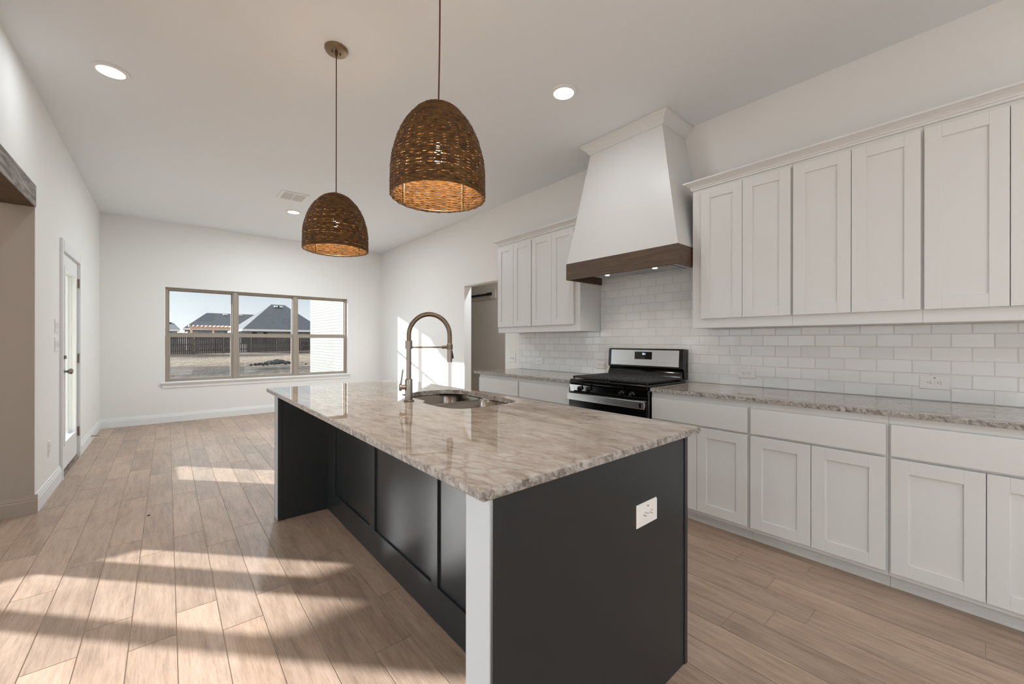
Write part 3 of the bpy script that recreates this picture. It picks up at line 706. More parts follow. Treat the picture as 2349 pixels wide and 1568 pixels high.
seg_digit(b, '3', 2.0835, 1.158, .008, .016); seg_digit(b, '0', 2.071, 1.158, .008, .016); seg_digit(b, '1', 2.060, 1.158, .008, .016)
for zz in (1.163, 1.169): b.box(gx + .0085 - .0047 + .0, gx + .0095 - .0047, 2.0729, 2.0745, zz, zz + .0018)
b.build('clock_digits', M['digits'], dp)
b = MB(); xx = gx + (1.125 - 1.045) * .0741 - .0046; b.box(xx, xx + .0008, 2.062, 2.108, 1.1245, 1.127); b.build('panel_mark', M['marking'], dp)
for k in range(3): b = MB(); xx = gx + (1.13 + k * .02 - 1.045) * .0741 - .0046; b.box(xx, xx + .0008, 2.146, 2.153, 1.126 + k * .02, 1.1295 + k * .02); b.build('panel_mark', M['marking'], dp)

# ------------------------------------------------------------------ island
IX0, IX1, IY0, IY1 = .598, 1.583, .776, 3.377
root = thing('kitchen_island', (1.1, 2.05, 0), 'charcoal kitchen island with panelled side and open seating recess', 'island')
b = MB(); b.box(.9572, 1.640, IY0 + .113, IY1 - .113, .10, .12).box(.9572, 1.56, IY0 + .113, IY1 - .113, .0005, .10).box(1.622, 1.640, IY0 + .113, IY1 - .113, .12, .66); b.build('cabinet_box', M['island'], root)
b = MB()      # panelled back facing the seating side
xw = .945
b.box(xw, xw + .0115, IY0 + .1125, IY1 - .1125, .0005, ZU - .001)
P_ = [(.955, 1.614), (1.673, 2.347), (2.424, 3.09)]
zr0, zr1 = .16, ZU - .045
b.box(xw - .012, xw, IY0 + .1125, IY1 - .1125, .0005, zr0, .001).box(xw - .012, xw, IY0 + .1125, IY1 - .1125, zr1, ZU - .001, .001)
edges = [IY0 + .1125] + [v for p in P_ for v in p] + [IY1 - .1125]
for i in range(0, len(edges), 2): b.box(xw - .012, xw, edges[i], edges[i + 1], zr0, zr1, .001)
b.build('back_panel', M['island'], root)
MB().box(IX0, IX1, IY0 + .006, IY0 + .112, .0005, ZU - .001, .002).build('end_wall', M['island_grey'], root)
b = MB(); b.box(IX0 + .0005, IX1, IY0, IY0 + .0055, .0005, ZU - .001, .001)
b.box(IX0 + .0005, IX0 + .028, IY0 - .004, IY0, .0005, ZU - .001, .0008).box(IX1 - .022, IX1, IY0 - .004, IY0, .0005, ZU - .001, .0008)
b.build('end_panel', M['island'], root)
MB().box(IX0, IX1, IY1 - .1055, IY1 - .0055, .0005, ZU - .001, .002).build('end_wall', M['island_grey'], root)
b = MB(); b.box(IX0 + .0005, xw - .013, IY1 - .112, IY1 - .106, .0005, ZU - .001, .001).box(IX0 + .0005, IX0 + .026, IY1 - .115, IY1 - .112, .0005, ZU - .001, .0008).box(IX0, IX1, IY1 - .005, IY1, .0005, ZU - .001)
b.build('end_panel', M['island'], root)
for y0, y1 in ((.90, 1.51), (1.52, 1.90), (1.905, 2.285), (2.29, 2.67), (2.68, 3.25)):
    MB().box(1.6405, 1.656, y0, y1, .105, ZU - .03, .001).build('door', M['island'], root)

# island top with the sink cut-out
hole = [(1.18, 2.496), (1.304, 2.546), (1.387, 2.564), (1.501, 2.547), (1.566, 2.507), (1.598, 2.45), (1.609, 2.38), (1.600, 2.182), (1.590, 1.982), (1.581, 1.861), (1.555, 1.785), (1.50, 1.757), (1.42, 1.748), (1.30, 1.745), (1.20, 1.753), (1.146, 1.777), (1.115, 1.844), (1.107, 1.925), (1.104, 2.0), (1.108, 2.06), (1.123, 2.108), (1.145, 2.128), (1.155, 2.16), (1.158, 2.25), (1.158, 2.38), (1.162, 2.45)]
def smooth_loop(P, n=4):
    out = []; m = len(P)
    for i in range(m):
        p0, p1, p2, p3 = [Vector(P[(i + k) % m]) for k in (-1, 0, 1, 2)]
        for k in range(n):
            t = k / n; out.append(.5 * ((2 * p1) + (p2 - p0) * t + (2 * p0 - 5 * p1 + 4 * p2 - p3) * t * t + (3 * p1 - p0 - 3 * p2 + p3) * t ** 3))
    return out
HL = [Vector((v.x, v.y)) for v in smooth_loop([Vector((x, y)) for x, y in hole])]
OX0, OX1, OY0, OY1 = .562, 1.673, .763, 3.47
b = MB()
outer = [(OX0, OY0), (OX1, OY0), (OX1, OY1), (OX0, OY1)]; e = .003
outi = [(OX0 + e, OY0 + e), (OX1 - e, OY0 + e), (OX1 - e, OY1 - e), (OX0 + e, OY1 - e)]
def capface(ring_o, ring_h, z):
    tri = tessellate_polygon([[Vector((x, y, 0)) for x, y in ring_o], [Vector((v.x, v.y, 0)) for v in ring_h]])
    allp = [(x, y) for x, y in ring_o] + [(v.x, v.y) for v in ring_h]
    vs = [b.bm.verts.new((x, y, z)) for x, y in allp]
    for t in tri:
        try: b.bm.faces.new([vs[i] for i in t])
        except ValueError: pass
    return vs[:4], vs[4:]
to, th_ = capface(outi, HL, ZT); bo, bh = capface(outi, HL, ZU)
mo = [b.bm.verts.new((x, y, ZT - e)) for x, y in outer]; lo_ = [b.bm.verts.new((x, y, ZU + e)) for x, y in outer]
for U_, V_ in ((to, mo), (mo, lo_), (lo_, bo)):
    for i in range(4): b.bm.faces.new((U_[i], U_[(i + 1) % 4], V_[(i + 1) % 4], V_[i]))
n = len(HL)
for i in range(n): b.bm.faces.new((th_[i], th_[(i + 1) % n], bh[(i + 1) % n], bh[i]))
o = b.build('countertop', M['granite'], origin=(OX0, OY0, ZT)); tag(o, 'large brown grey granite countertop on the charcoal island with sink cut-out', 'countertop')

# double bowl sink
root = thing('kitchen_sink', (1.35, 2.15, ZU), 'stainless double bowl sink set under the island countertop', 'sink')
def rrect(x0, x1, y0, y1, r, n=7):
    out = []
    for cx_, cy_, a0 in ((x1 - r, y1 - r, 0), (x0 + r, y1 - r, PI / 2), (x0 + r, y0 + r, PI), (x1 - r, y0 + r, 1.5 * PI)):
        for k in range(n + 1): a = a0 + PI / 2 * k / n; out.append((cx_ + r * math.cos(a), cy_ + r * math.sin(a)))
    return out
def bowl(x0, x1, y0, y1, depth, r=.09):
    b = MB(); levels = [(0, .016, r + .016), (0, 0.0, r), (-.006, -.004, r), (-depth + .05, -.010, r), (-depth + .015, -.025, r - .01), (-depth, -.06, r - .03), (-depth - .004, -.14, .05)]
    rings = []
    for dz, gr, rr in levels:
        rings.append([b.bm.verts.new((x, y, ZU - .0035 + dz)) for x, y in rrect(x0 - gr, x1 + gr, y0 - gr, y1 + gr, rr)])
    for a, c in zip(rings, rings[1:]):
        for i in range(len(a)): b.bm.faces.new((a[i], a[(i + 1) % len(a)], c[(i + 1) % len(a)], c[i]))
    b.bm.faces.new(rings[-1]); return b
for (x0, x1, y0, y1, dp_) in ((1.148, 1.618, 2.165, 2.572, .19), (1.098, 1.612, 1.738, 2.118, .215)):
    bw = bowl(x0, x1, y0, y1, dp_).build('bowl', M['sink'], root, 50)
    md = bw.modifiers.new('thickness', 'SOLIDIFY'); md.thickness = .0012; md.offset = 0
    MB().lathe([(.044, 0), (.046, .003), (.036, .004), (.030, -.002), (.012, -.002)], ((x0 + x1) / 2, (y0 + y1) / 2, ZU - .0075 - dp_ + .0008), n=24).build('drain', M['nickel'], root, 40)

# pull-down faucet
FB = Vector((1.075, 2.19, ZT)); FD = Vector((.9, -.436, 0)).normalized()
root = thing('faucet', FB, 'tall brushed nickel spring neck faucet standing at the island sink', 'faucet')
def fp(s_, z): return Vector((FB.x + FD.x * s_, FB.y + FD.y * s_, z))
MB().lathe([(.030, 0.0005), (.031, .004), (.029, .008), (.0215, .009), (.0215, .128), (.020, .130), (.0145, .131), (.0145, .305), (.0205, .3055), (.0205, .354), (.0185, .356), (.0145, .357)], FB, n=28).build('faucet_body', M['nickel'], root, 40)
path = []; c0 = .1185; rx = .1185; z0 = 1.315; ry = 1.4405 - z0
path.append(fp(0, 1.285)); path.append(fp(0, 1.30))
for k in range(0, 33):
    a = PI - PI * k / 32; path.append(fp(c0 + rx * math.cos(a), z0 + ry * math.sin(a)))
for z in (1.30, 1.28, 1.262): path.append(fp(.2375, z))
full = []
for i in range(len(path) - 1):
    for k in range(6): full.append(path[i].lerp(path[i + 1], k / 6))
full.append(path[-1])
rads = [.0138 if (i // 2) % 2 == 0 else .0132 for i in range(len(full))]
MB().tube(full, rads, 16).build('spring_hose', M['hose'], root, 60)
MB().lathe([(.0165, 0), (.0165, -.022), (.0145, -.023), (.0148, -.112), (.012, -.1125)], fp(.2375, 1.268), n=24).build('spray_head', M['nickel'], root, 40)
q = FD * .015; qq = FD.cross(Vector((0, 0, 1))) * .006
b = MB(); c = fp(.2375 + .016, 1.195)
b.prism([c + qq + Vector((0, 0, .028)) - FD * .003, c + qq + Vector((0, 0, .03)), c + qq + FD * .008 + Vector((0, 0, -.012)), c + qq + FD * .001 + Vector((0, 0, -.02)), c + qq - FD * .003 + Vector((0, 0, -.018))], -2 * qq); b.build('spray_button', M['black'], root)
b = MB(); b.cyl(fp(.018, 1.2455), fp(.205, 1.2455), .0048, 12).cyl(fp(.19, 1.2455), fp(.224, 1.2455), .0085, 14).tube([fp(.2375, 1.232), fp(.2375, 1.260)], .0182, 20); b.build('support_arm', M['hose'], root, 40)
hd = (Vector((-.93, .36, 0))).normalized(); hb = FB + Vector((0, 0, .083))
b = MB(); b.lathe([(.014, .018), (.014, .040), (.0215, .0415), (.0215, .052), (.017, .055)], hb, hd, 24); b.build('handle_hub', M['nickel'], root, 40)
MB().tube([hb + hd * .046 + Vector((0, 0, .012)), hb + hd * .046 + Vector((.006, 0, .05)), hb + hd * .044 + Vector((.012, 0, .105))], [.0055, .005, .0045], 10).build('handle_lever', M['nickel'], root, 40)

# ------------------------------------------------------------------ outlets and switches
def plate_frame(origin, right, up, out):
    o, r_, u_, n_ = Vector(origin), Vector(right), Vector(up), Vector(out)
    return lambda a, c, d: o + r_ * a + u_ * c + n_ * d
def slab_on(b, f, a0, a1, c0, c1, d0, d1, bev=.0):
    if bev:
        lo = [f(a, c, d0) for a, c in ((a0, c0), (a1, c0), (a1, c1), (a0, c1))]; hi = [f(a, c, d1) for a, c in ((a0 + bev, c0 + bev), (a1 - bev, c0 + bev), (a1 - bev, c1 - bev), (a0 + bev, c1 - bev))]
        L_ = [b.bm.verts.new(p) for p in lo]; H_ = [b.bm.verts.new(p) for p in hi]
        b.bm.faces.new(L_[::-1]); b.bm.faces.new(H_)
        for i in range(4): b.bm.faces.new((L_[i], L_[(i + 1) % 4], H_[(i + 1) % 4], H_[i]))
    else: b.prism([f(a, c, d0) for a, c in ((a0, c0), (a1, c0), (a1, c1), (a0, c1))], f(0, 0, d1) - f(0, 0, d0))
def outlet(origin, right, up, out, label, w=.131, h=.082, along='h', mark=False, group='wall outlets'):
    """duplex outlet lying along 'right' when along == 'h'"""
    f = plate_frame(origin, right, up, out)
    root = thing('electrical_outlet', origin, label, 'outlet', group)
    if along == 'h': W_, H_ = w, h
    else: W_, H_ = h, w
    b = MB(); slab_on(b, f, -W_ / 2, W_ / 2, -H_ / 2, H_ / 2, .0004, .006, .004); b.build('cover_plate', M['plate'], root)
    s_ = w / .131
    for sgn in (-1, 1):
        ax = (lambda p, q: (p, q)) if along == 'h' else (lambda p, q: (q, p))
        c = sgn * .0205 * s_
        b = MB(); pts = []
        for k in range(24):
            a = 2 * PI * k / 24; px = .0168 * s_ * math.cos(a); py = max(-.0135 * s_, min(.0135 * s_, .0172 * s_ * math.sin(a)))
            if along == 'h': px, py = .0172 * s_ * math.cos(a), .0168 * s_ * math.sin(a); px = max(-.0145 * s_, min(.0145 * s_, px))
            pts.append(f(*((c + px, py) if along == 'h' else (py * 0 + px, c + py)), .0055))
        b.prism(pts, f(0, 0, .0076) - f(0, 0, .0055)); rc = b.build('receptacle', M['plate'], root)
        b = MB(); d0, d1 = .0074, .0079
        for (u, v, du, dv) in ((.004, .0055, .004, .0011), (.004, -.0055, .0045, .0011), (-.007, 0, .0022, .0022)):
            a0, c0_ = (c + u * s_, v * s_) if along == 'h' else (v * s_, c + u * s_)
            e0, e1 = (du * s_, dv * s_) if along == 'h' else (dv * s_, du * s_)
            slab_on(b, f, a0 - e0, a0 + e0, c0_ - e1, c0_ + e1, d0, d1)
        b.build('slots', M['slot'], rc)
    b = MB(); slab_on(b, f, -.002, .002, -.002, .002, .0056, .0066); b.build('screw', M['nickel'], root)
    if mark:
        b = MB(); b.prism([f(-.0055, H_ / 2 - .011, .0056), f(.0055, H_ / 2 - .011, .0056), f(0, H_ / 2 - .019, .0056)], f(0, 0, .0064) - f(0, 0, .0056)); b.build('triangle_mark', M['marking'], root)
    return root
xt = XR - .0078
outlet((xt, 1.2235, 1.034), (0, -1, 0), (0, 0, 1), (-1, 0, 0), 'white outlet in the subway tile, nearest right of the range')
outlet((xt, .1965, 1.039), (0, -1, 0), (0, 0, 1), (-1, 0, 0), 'white outlet in the subway tile with a small grey triangle, far right', mark=True)
outlet((xt, 3.56, 1.039), (0, -1, 0), (0, 0, 1), (-1, 0, 0), 'white outlet in the subway tile near the hall doorway end')
o_r = outlet((xt, 2.629, 1.037), (0, -1, 0), (0, 0, 1), (-1, 0, 0), 'white outlet in the subway tile beside the left edge of the range')
b = MB(); f = plate_frame((xt, 2.629, 1.037), (0, -1, 0), (0, 0, 1), (-1, 0, 0)); slab_on(b, f, .034, .052, -.03, .02, .0058, .016, .003); b.build('plug', M['plate'], o_r)
outlet((1.286, IY0 - .0002, .678), (1, 0, 0), (0, 0, 1), (0, -1, 0), 'white outlet with a small triangle on the charcoal island end', w=.128, h=.08, mark=True)
# the plate on the island is nearly square in the photo: same outlet fitting, jumbo plate already set by w,h
def vplate(origin, label, kind):
    f = plate_frame(origin, (0, 1, 0), (0, 0, 1), (1, 0, 0))
    if kind == 'outlet': return outlet(origin, (0, 1, 0), (0, 0, 1), (1, 0, 0), label, along='v')
    root = thing('light_switch', origin, label, 'switch', 'switch plates by the patio door')
    wv = .155
    b = MB(); slab_on(b, f, -wv / 2, wv / 2, -.0625, .0625, .0004, .006, .004); b.build('cover_plate', M['plate'], root)
    for a in (-.04, .04):
        b = MB(); b.prism([f(a - .017, -.033, .0055), f(a - .017, .033, .0055), f(a - .017, .033, .0085), f(a - .017, 0, .0105), f(a - .017, -.033, .0062)], f(.034, 0, 0) - f(0, 0, 0)); b.build('rocker', M['plate'], root)
vplate((XL, 5.345, 1.409), 'white switch plate beside the patio door, the upper of two', 'switch')
vplate((XL, 5.345, 1.247), 'white switch plate beside the patio door, the lower of two', 'switch')
vplate((XL, 5.055, .385), 'white outlet low on the left wall before the patio door', 'outlet')
vplate((XL, 7.76, .385), 'white outlet low on the left wall between patio door and corner', 'outlet')
f = plate_frame((XR, 4.083, 1.067), (0, -1, 0), (0, 0, 1), (-1, 0, 0))
root = thing('light_switch', (XR, 4.083, 1.067), 'white double toggle switch on the wall strip by the hall doorway', 'switch')
b = MB(); slab_on(b, f, -.075, .075, -.062, .062, .0004, .006, .004); b.build('cover_plate', M['plate'], root)
for a in (-.022, .026):
    b = MB(); b.prism([f(a - .008, -.016, .0055), f(a - .008, .012, .0055), f(a - .008, -.004, .018), f(a - .008, -.016, .016)], f(.016, 0, 0) - f(0, 0, 0)); b.build('toggle', M['plate'], root)
# door stop on the baseboard
root = thing('door_stop', (XL + .016, 7.395, .068), 'small spring door stop sticking out of the left baseboard', 'door stop')
MB().cyl((XL + .0165, 7.395, .068), (XL + .085, 7.395, .066), .006, 10).lathe([(.012, 0), (.012, .004)], (XL + .0165, 7.395, .068), (1, 0, 0), 14).build('spring', M['nickel'], root)
MB().cyl((XL + .085, 7.395, .066), (XL + .10, 7.395, .0655), .008, 10).build('tip', M['rubber'], root)
o = MB().prism([(-.112, 3.98, .0008), (-.096, 3.976, .0008), (-.095, 3.984, .0008), (-.105, 3.989, .0008)], (0, 0, .004)).build('wood_chip', M['slot'], origin=(-.1, 3.98, 0)); tag(o, 'tiny dark chip of debris lying on the open floor', 'debris')

# ------------------------------------------------------------------ woven pendants
def pendant(loc_xy, rim_z, D, Hh, label, curve):
    x, y = loc_xy; root = thing('pendant_light', (x, y, rim_z), label, 'pendant lamp', 'wicker pendants over the island')
    R0 = D / 2
    prof = [(0, 1.0), (.14, .998), (.28, .995), (.42, .965), (.61, .86), (.71, .77), (.80, .665), (.92, .47), (.968, .35), (1.0, .06)]
    prof = [(0.0, 1.0), (.10, 1.0), (.28, .995), (.42, .966), (.61, .862), (.71, .775), (.80, .672), (.92, .472), (.97, .33), (1.0, .05)]
    def rad(t):
        for (a, ra), (c, rc) in zip(prof, prof[1:]):
            if a <= t <= c: return R0 * (ra + (rc - ra) * (t - a) / (c - a))
        return 0
    # arc-length spaced rows
    pts = [(i / 400, rad(i / 400)) for i in range(401)]; L_ = [0]
    for (a, ra), (c, rc) in zip(pts, pts[1:]): L_.append(L_[-1] + math.hypot((c - a) * Hh, rc - ra))
    b = MB(); ribs = 48; step = .0055; rows = int(L_[-1] / step)
    rr = random.Random(11)
    for j in range(rows):
        s_ = (j + .2) * step; i = next(k for k in range(401) if L_[k] >= s_); t, r0 = pts[i]
        if r0 < .014: break
        ribs_n = ribs if r0 > .06 else 18; sg = ribs_n * 4
        ring = []; ph = (j % 2) * PI; wob = rr.uniform(-.0012, .0012)
        for k in range(sg):
            th = 2 * PI * k / sg
            dr = .0023 * math.cos(ribs_n / 2 * th + ph) + rr.uniform(-.0006, .0006)
            zz = rim_z + t * Hh + wob + .0011 * math.sin(3 * th + j) + rr.uniform(-.0005, .0005)
            ring.append((x + (r0 + dr) * math.cos(th), y + (r0 + dr) * math.sin(th), zz))
        b.tube(ring, (.0033 + rr.uniform(-.0003, .0003)) if j > 4 else .0036, 6, cap=False, closed=True, sq=(1.0, .72))
    for k in range(ribs):
        th = 2 * PI * (k + .25) / ribs; path = []
        for i in range(0, 401, 16):
            t, r0 = pts[i]
            if r0 < .02: break
            path.append((x + r0 * math.cos(th), y + r0 * math.sin(th), rim_z + t * Hh))
        b.tube(path, .0022, 4, cap=False)
    b.build('shade', M['wicker'], root, 60)
    b = MB()
    for k in range(4):
        th = 2 * PI * k / 4 + .42; path = []
        for i in range(0, 401, 16):
            t, r0 = pts[i]
            if r0 < .03: break
            path.append((x + (r0 - .009) * math.cos(th), y + (r0 - .009) * math.sin(th), rim_z + t * Hh))
        b.tube(path, .0022, 6)
    b.tube([(x + (R0 - .009) * math.cos(2 * PI * k / 48), y + (R0 - .009) * math.sin(2 * PI * k / 48), rim_z + .004) for k in range(48)], .0024, 6, cap=False, closed=True)
    b.build('wire_frame', M['gold'], root, 60)
    MB().lathe([(.0, .015), (.02, .015), (.021, 0), (.020, -.01), (.008, -.014), (.008, -(Hh - .325)), (.019, -(Hh - .322)), (.019, -(Hh - .27)), (.016, -(Hh - .265))], (x, y, rim_z + Hh - .02), n=20).build('socket', M['gold'], root, 40)
    bz = rim_z + .24
    bl = MB().lathe([(.011, 0), (.012, -.02), (.016, -.04), (.0185, -.06), (.0175, -.078), (.011, -.092), (.003, -.097)], (x, y, bz), n=24).build('bulb', M['bulb'], root, 60)
    ld = bpy.data.lights.new('pendant_lamp', 'POINT'); ld.energy = PENDANT_W; ld.shadow_soft_size = .03; ld.color = (1, .76, .48)
    lo = bpy.data.objects.new('pendant_lamp', ld); COL.objects.link(lo); lo.parent = root; lo.location = (0, 0, bz - .07 - rim_z)
    MB().lathe([(.004, .022), (.009, .02), (.011, .0), (.02, -.003)], (x, y, rim_z + Hh), n=16).build('cord_grip', M['gold'], root, 40)
    p = [(x + curve * math.sin(PI * k / 12) * (1 if k < 8 else .6), y, rim_z + Hh + .015 + (ZC - .03 - rim_z - Hh - .015) * k / 12) for k in range(13)]
    MB().tube(p, .0034, 8).build('cord', M['cord'], root, 60)
    cn = MB().lathe([(.070, 0), (.070, -.010), (.064, -.013), (.064, -.022), (.060, -.0235)], (x, y, ZC - .0005), n=40).build('canopy', M['gold'], root, 30)
    b = MB(); b.lathe([(.010, -.0235), (.008, -.04), (.004, -.052)], (x, y, ZC - .0005), n=16); b.build('cord_bushing', M['cord'], cn, 40)
    for sx_ in (-1, 1): MB().cyl((x + sx_ * .025, y - sx_ * .025 * .0, ZC - .024), (x + sx_ * .025, y, ZC - .031), .0045, 12).build('canopy_screw', M['cord'], cn)
    return root
pendant((.823, 2.705), 1.862, .385, .355, 'wicker dome pendant lamp farther from the camera, hanging over the island', .0)
pendant((.870, 1.50), 1.885, .388, .386, 'wicker dome pendant lamp nearest the camera, hanging over the island', .006)

# ------------------------------------------------------------------ recessed lights and vent
def downlight(x, y, label, watts=None):
    root = thing('ceiling_light', (x, y, ZC), label, 'ceiling light', 'round recessed ceiling lights')
    MB().lathe([(.098, -.0005), (.098, -.006), (.094, -.010), (.076, -.014), (.074, -.010)], (x, y, ZC), n=48).build('trim_ring', M['trim'], root, 30)
    MB().lathe([(.0755, -.011), (.06, -.0135), (.0, -.0145)], (x, y, ZC), n=48, close=False).build('lens', M['lamp'], root, 60)
    ld = bpy.data.lights.new('downlight_lamp', 'AREA'); ld.shape = 'DISK'; ld.size = .15; ld.energy = watts or DOWNLIGHT_W; ld.color = (.87, .935, 1)
    lo = bpy.data.objects.new('downlight_lamp', ld); COL.objects.link(lo); lo.parent = root; lo.location = (0, 0, -.022)
downlight(-.30, 3.94, 'round recessed ceiling light at far left, above the patio door side', 3.5)
downlight(2.265, 2.06, 'round recessed ceiling light in front of the range hood', 5.0)
downlight(1.388, 6.505, 'round recessed ceiling light by the ceiling vent, behind the rear pendant', 43.0)
for (x, y) in ((.3, -1.9), (2.0, -1.6), (-2.9, .6), (-2.8, -1.7)):  # unseen lamps added to fill the room with light
    downlight(x, y, 'round recessed ceiling light outside the view of the photo', 12.0 if x > 1 else FILL_W)
downlight(4.15, 4.3, 'round recessed ceiling light in the hall beyond the doorway', 34.0)  # unseen lamp added to brighten the hall
root = thing('ceiling_vent', (1.24, 5.82, ZC), 'white rectangular air vent in the ceiling above the back window', 'vent')
vx0, vx1, vy0, vy1 = 1.075, 1.405, 5.655, 6.0
MB().box(vx0, vx1, vy0, vy1, ZC - .008, ZC - .0005, .003).build('vent_frame', M['trim'], root)
for x0, x1 in ((1.115, 1.232), (1.248, 1.365)):
    b = MB(); b.box(x0, x1, vy0 + .04, vy1 - .04, ZC - .0095, ZC - .0082)
    for k in range(14):
        yy = vy0 + .045 + k * .0185; b.prism([(x0, yy, ZC - .0095), (x0, yy + .010, ZC - .0095), (x0, yy + .013, ZC - .014), (x0, yy + .012, ZC - .014)], (x1 - x0, 0, 0))
    b.build('louver', mat('vent_grey', lin(212, 209, 205), .6)[0] if x0 < 1.2 else bpy.data.materials['vent_grey'], root)

# ------------------------------------------------------------------ outdoors
b = MB(); nx, ny = 60, 40; rg = random.Random(5); grid = {}
for i in range(nx + 1):
    for j in range(ny + 1):
        xx = -60 + 170 * (i / nx); yy = 8.62 + 130 * (j / ny) ** 1.6
        z = -.16 + .0055 * max(0, xx) * min(1, max(0, (yy - 10) / 35)) + (.12 * math.sin(xx * .35 + yy * .21) * math.sin(yy * .45) + rg.uniform(-.06, .06)) * min(1, max(0, (yy - 12) / 6)) * (1 if yy < 60 else 0)
        grid[i, j] = b.bm.verts.new((xx, yy, z))
for i in range(nx):
    for j in range(ny): b.bm.faces.new((grid[i, j], grid[i + 1, j], grid[i + 1, j + 1], grid[i, j + 1]))
b.box(-60, -9.8, -60, 8.62, -.6, -.161)
o = struct(b.build('ground', M['dirt'], None, 60))
b = MB(); b.box(-9.8, XL - .17, YJ + .17, 8.6, -.6, -.06).box(-9.8, -4.21, YF - .2, YJ + .16, -.6, -.03); struct(b.build('patio_slab', M['patio']))  # western part is unseen, added to bounce daylight indoors
# house wing in white painted brick beyond the right window
b = MB(); b.box(3.0, 6.0, 8.52, 12.1, -.3, 4.2); o = b.build('house_wing', M['brick'], origin=(3.0, 8.52, 0)); tag(o, 'white painted brick wing of the house outside the right window', 'building')

# privacy fence seen from its rail side
FYY = 52.0; fx0 = -20; sp = 2.44; npan = 18
ph = (2.4 / 1.0)
root = thing('wooden_fence', (8, FYY, 0), 'dark wooden picket fence across the yard behind the dirt', 'fence')
def gz(x): return -.1 + .02 * max(0, x)
off = .1
for k in range(npan):
    xa = fx0 + off + k * sp; b = MB(); n = 16
    for i in range(n):
        xx = xa + i * sp / n; h = rg.uniform(-.02, .02)
        z = gz(xx)
        b.box(xx + .004, xx + sp / n - .012, FYY + .02, FYY + .04, z + .02, z + 1.88 + h)
    b.build('picket_panel', M['fence'], root)
    z = gz(xa)
    b = MB()
    for hz in (.35, .95, 1.6): b.prism([(xa, FYY - .02, gz(xa) + hz), (xa, FYY + .02, gz(xa) + hz), (xa, FYY + .02, gz(xa) + hz + .09), (xa, FYY - .02, gz(xa) + hz + .09)], (sp, 0, gz(xa + sp) - gz(xa)))
    b.build('rail', M['fence'], root)
    b = MB(); b.cyl((xa, FYY - .06, z - .1), (xa, FYY - .06, z + 1.85), .035, 10)
    for hz in (.35, .95, 1.6): b.box(xa - .07, xa + .07, FYY - .10, FYY - .02, z + hz + .02, z + hz + .07)
    b.build('post', M['nickel'], root)

def px(u, v, Y):
    """photo pixel -> point on the plane y = Y (used once, to place the far houses)"""
    d = _Rt * ((u - W_PX / 2) / F_PX) + _F + _U * (-(v - CY) / F_PX); t = Y / d.y
    return Vector((d.x * t, Y, CAM_Z + d.z * t))
def hip_house(name, eave_l, eave_r, ridge_l, ridge_r, Y, depth, label, zbase, windows):
    """front eave corners and ridge ends given as points on the plane y = Y"""
    el, er = px(*eave_l, Y), px(*eave_r, Y); ze = (el.z + er.z) / 2
    # ridge runs parallel to the front, half the depth behind it
    k = (Y + depth / 2) / Y
    rl, rr_ = px(*ridge_l, Y + depth / 2), px(*ridge_r, Y + depth / 2); zr = (rl.z + rr_.z) / 2
    root = thing(name, ((el.x + er.x) / 2, Y + depth / 2, zbase), label, 'house')
    f0, f1 = Vector((el.x, Y, ze)), Vector((er.x, Y, ze)); b0, b1 = Vector((el.x, Y + depth, ze)), Vector((er.x, Y + depth, ze))
    r0, r1 = Vector((rl.x, Y + depth / 2, zr)), Vector((rr_.x, Y + depth / 2, zr))
    b = MB(); V = [b.bm.verts.new(p) for p in (f0, f1, b1, b0, r0, r1)]
    for q in ((0, 1, 5, 4), (1, 2, 5), (2, 3, 4, 5), (3, 0, 4), (3, 2, 1, 0)): b.bm.faces.new([V[i] for i in q])
    b.build('roof', M['roof'], root)
    b = MB(); b.box(f0.x - .03, f1.x + .03, Y - .05, Y - .005, ze - .22, ze + .02).box(f0.x - .05, f0.x - .005, Y, Y + depth, ze - .22, ze + .02); b.build('fascia', M['fascia'], root)
    b = MB(); b.box(f0.x + .5, f1.x - .5, Y + .5, Y + depth - .5, zbase, ze - .01); b.build('house_wall', M['housewall'], root)
    for (wx, ww) in windows:
        x = f0.x + (f1.x - f0.x) * wx; MB().box(x - ww / 2, x + ww / 2, Y + .46, Y + .498, ze - 1.7, ze - .35).build('house_window', M['housewin'], root)
    for t in (.3, .6):
        p = r0.lerp(r1, t); q = p.lerp(f0.lerp(f1, .5), .12); MB().box(q.x - .3, q.x + .3, q.y - .25, q.y + .1, q.z, q.z + .22).build('roof_vent', M['fascia'], root)
    return root
hip_house('house', (420, 753), (640, 757), (474, 717), (600, 724), 74.0, 13.0, 'dark roofed house beyond the fence, behind the left window panes', -.1, ((.2, 1.4), (.42, 2.0)))
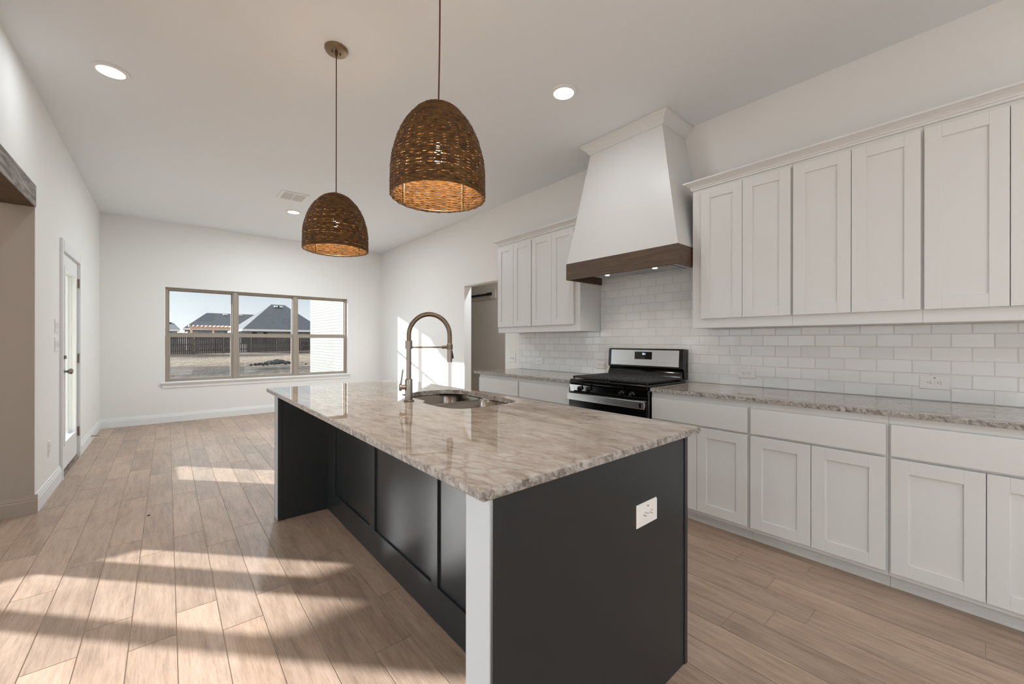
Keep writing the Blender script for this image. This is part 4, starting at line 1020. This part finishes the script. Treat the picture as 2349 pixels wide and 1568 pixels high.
hip_house('house', (556, 757), (745, 757), (622, 699), (653, 700), 57.0, 15.0, 'taller hip roofed house beyond the fence, behind the middle window panes', -.1, ((.08, 1.6), (.2, 1.6), (.33, 1.6), (.62, 1.8), (.8, 1.4)))
hip_house('house', (378, 757), (415, 757), (384, 741), (398, 741), 95.0, 16.0, 'small distant house at the left edge of the back window view', -.1, ((.5, 1.2),))
root = thing('pergola', (4.6, 55.6, 0), 'raw timber patio cover in front of the left house beyond the fence', 'pergola')
p0, p1 = px(435, 752, 55.0), px(540, 757, 55.0)
zt_ = (p0.z + p1.z) / 2
MB().box(p0.x, p1.x, 54.9, 55.1, zt_ - .1, zt_ + .2).build('beam', M['pine'], root)
b = MB()
for k in range(12): xx = p0.x + (p1.x - p0.x) * k / 11; b.box(xx - .06, xx + .06, 54.5, 57.2, zt_ + .2, zt_ + .36)
b.build('rafters', M['pine'], root)
for k in range(3): xx = p0.x + .15 + (p1.x - p0.x - .3) * k / 2; MB().box(xx - .09, xx + .09, 54.91, 55.09, -.1, zt_ - .1).build('post', M['pine'], root)
# dirt mound in the yard
b = MB(); rg = random.Random(3)
for k in range(260):
    a = rg.uniform(0, 2 * PI); d = abs(rg.gauss(0, .5)); cx_ = 4.55 + 1.0 * d * math.cos(a); cy_ = 25 + 1.0 * d * math.sin(a); r_ = rg.uniform(.03, .09)
    r2 = bmesh.ops.create_icosphere(b.bm, subdivisions=1, radius=r_)
    for v in r2['verts']: v.co = Vector((v.co.x * 1.4 * rg.uniform(.7, 1.3) + cx_, v.co.y * rg.uniform(.7, 1.3) + cy_, v.co.z * .9 + .02 + max(0, .22 - .2 * d)))
o = b.build('dirt_mound', M['clods'], origin=(4.55, 25, 0)); tag(o, 'heap of dark dirt clods in the yard outside the middle window', 'dirt'); o['kind'] = 'stuff'
# end of the patio beam beside the house: its sloped end trims the sun on the kitchen wall
b = MB(); b.prism([(-1.3, 8.7, 2.71), (-1.3, 10.86, 2.71), (-1.3, 11.27, 2.99), (-1.3, 11.27, 3.2), (-1.3, 8.7, 3.2)], (.2, 0, 0)).box(-1.29, -1.11, 9.7, 9.88, -.1, 2.71); struct(b.build('patio_beam', M['trim']))
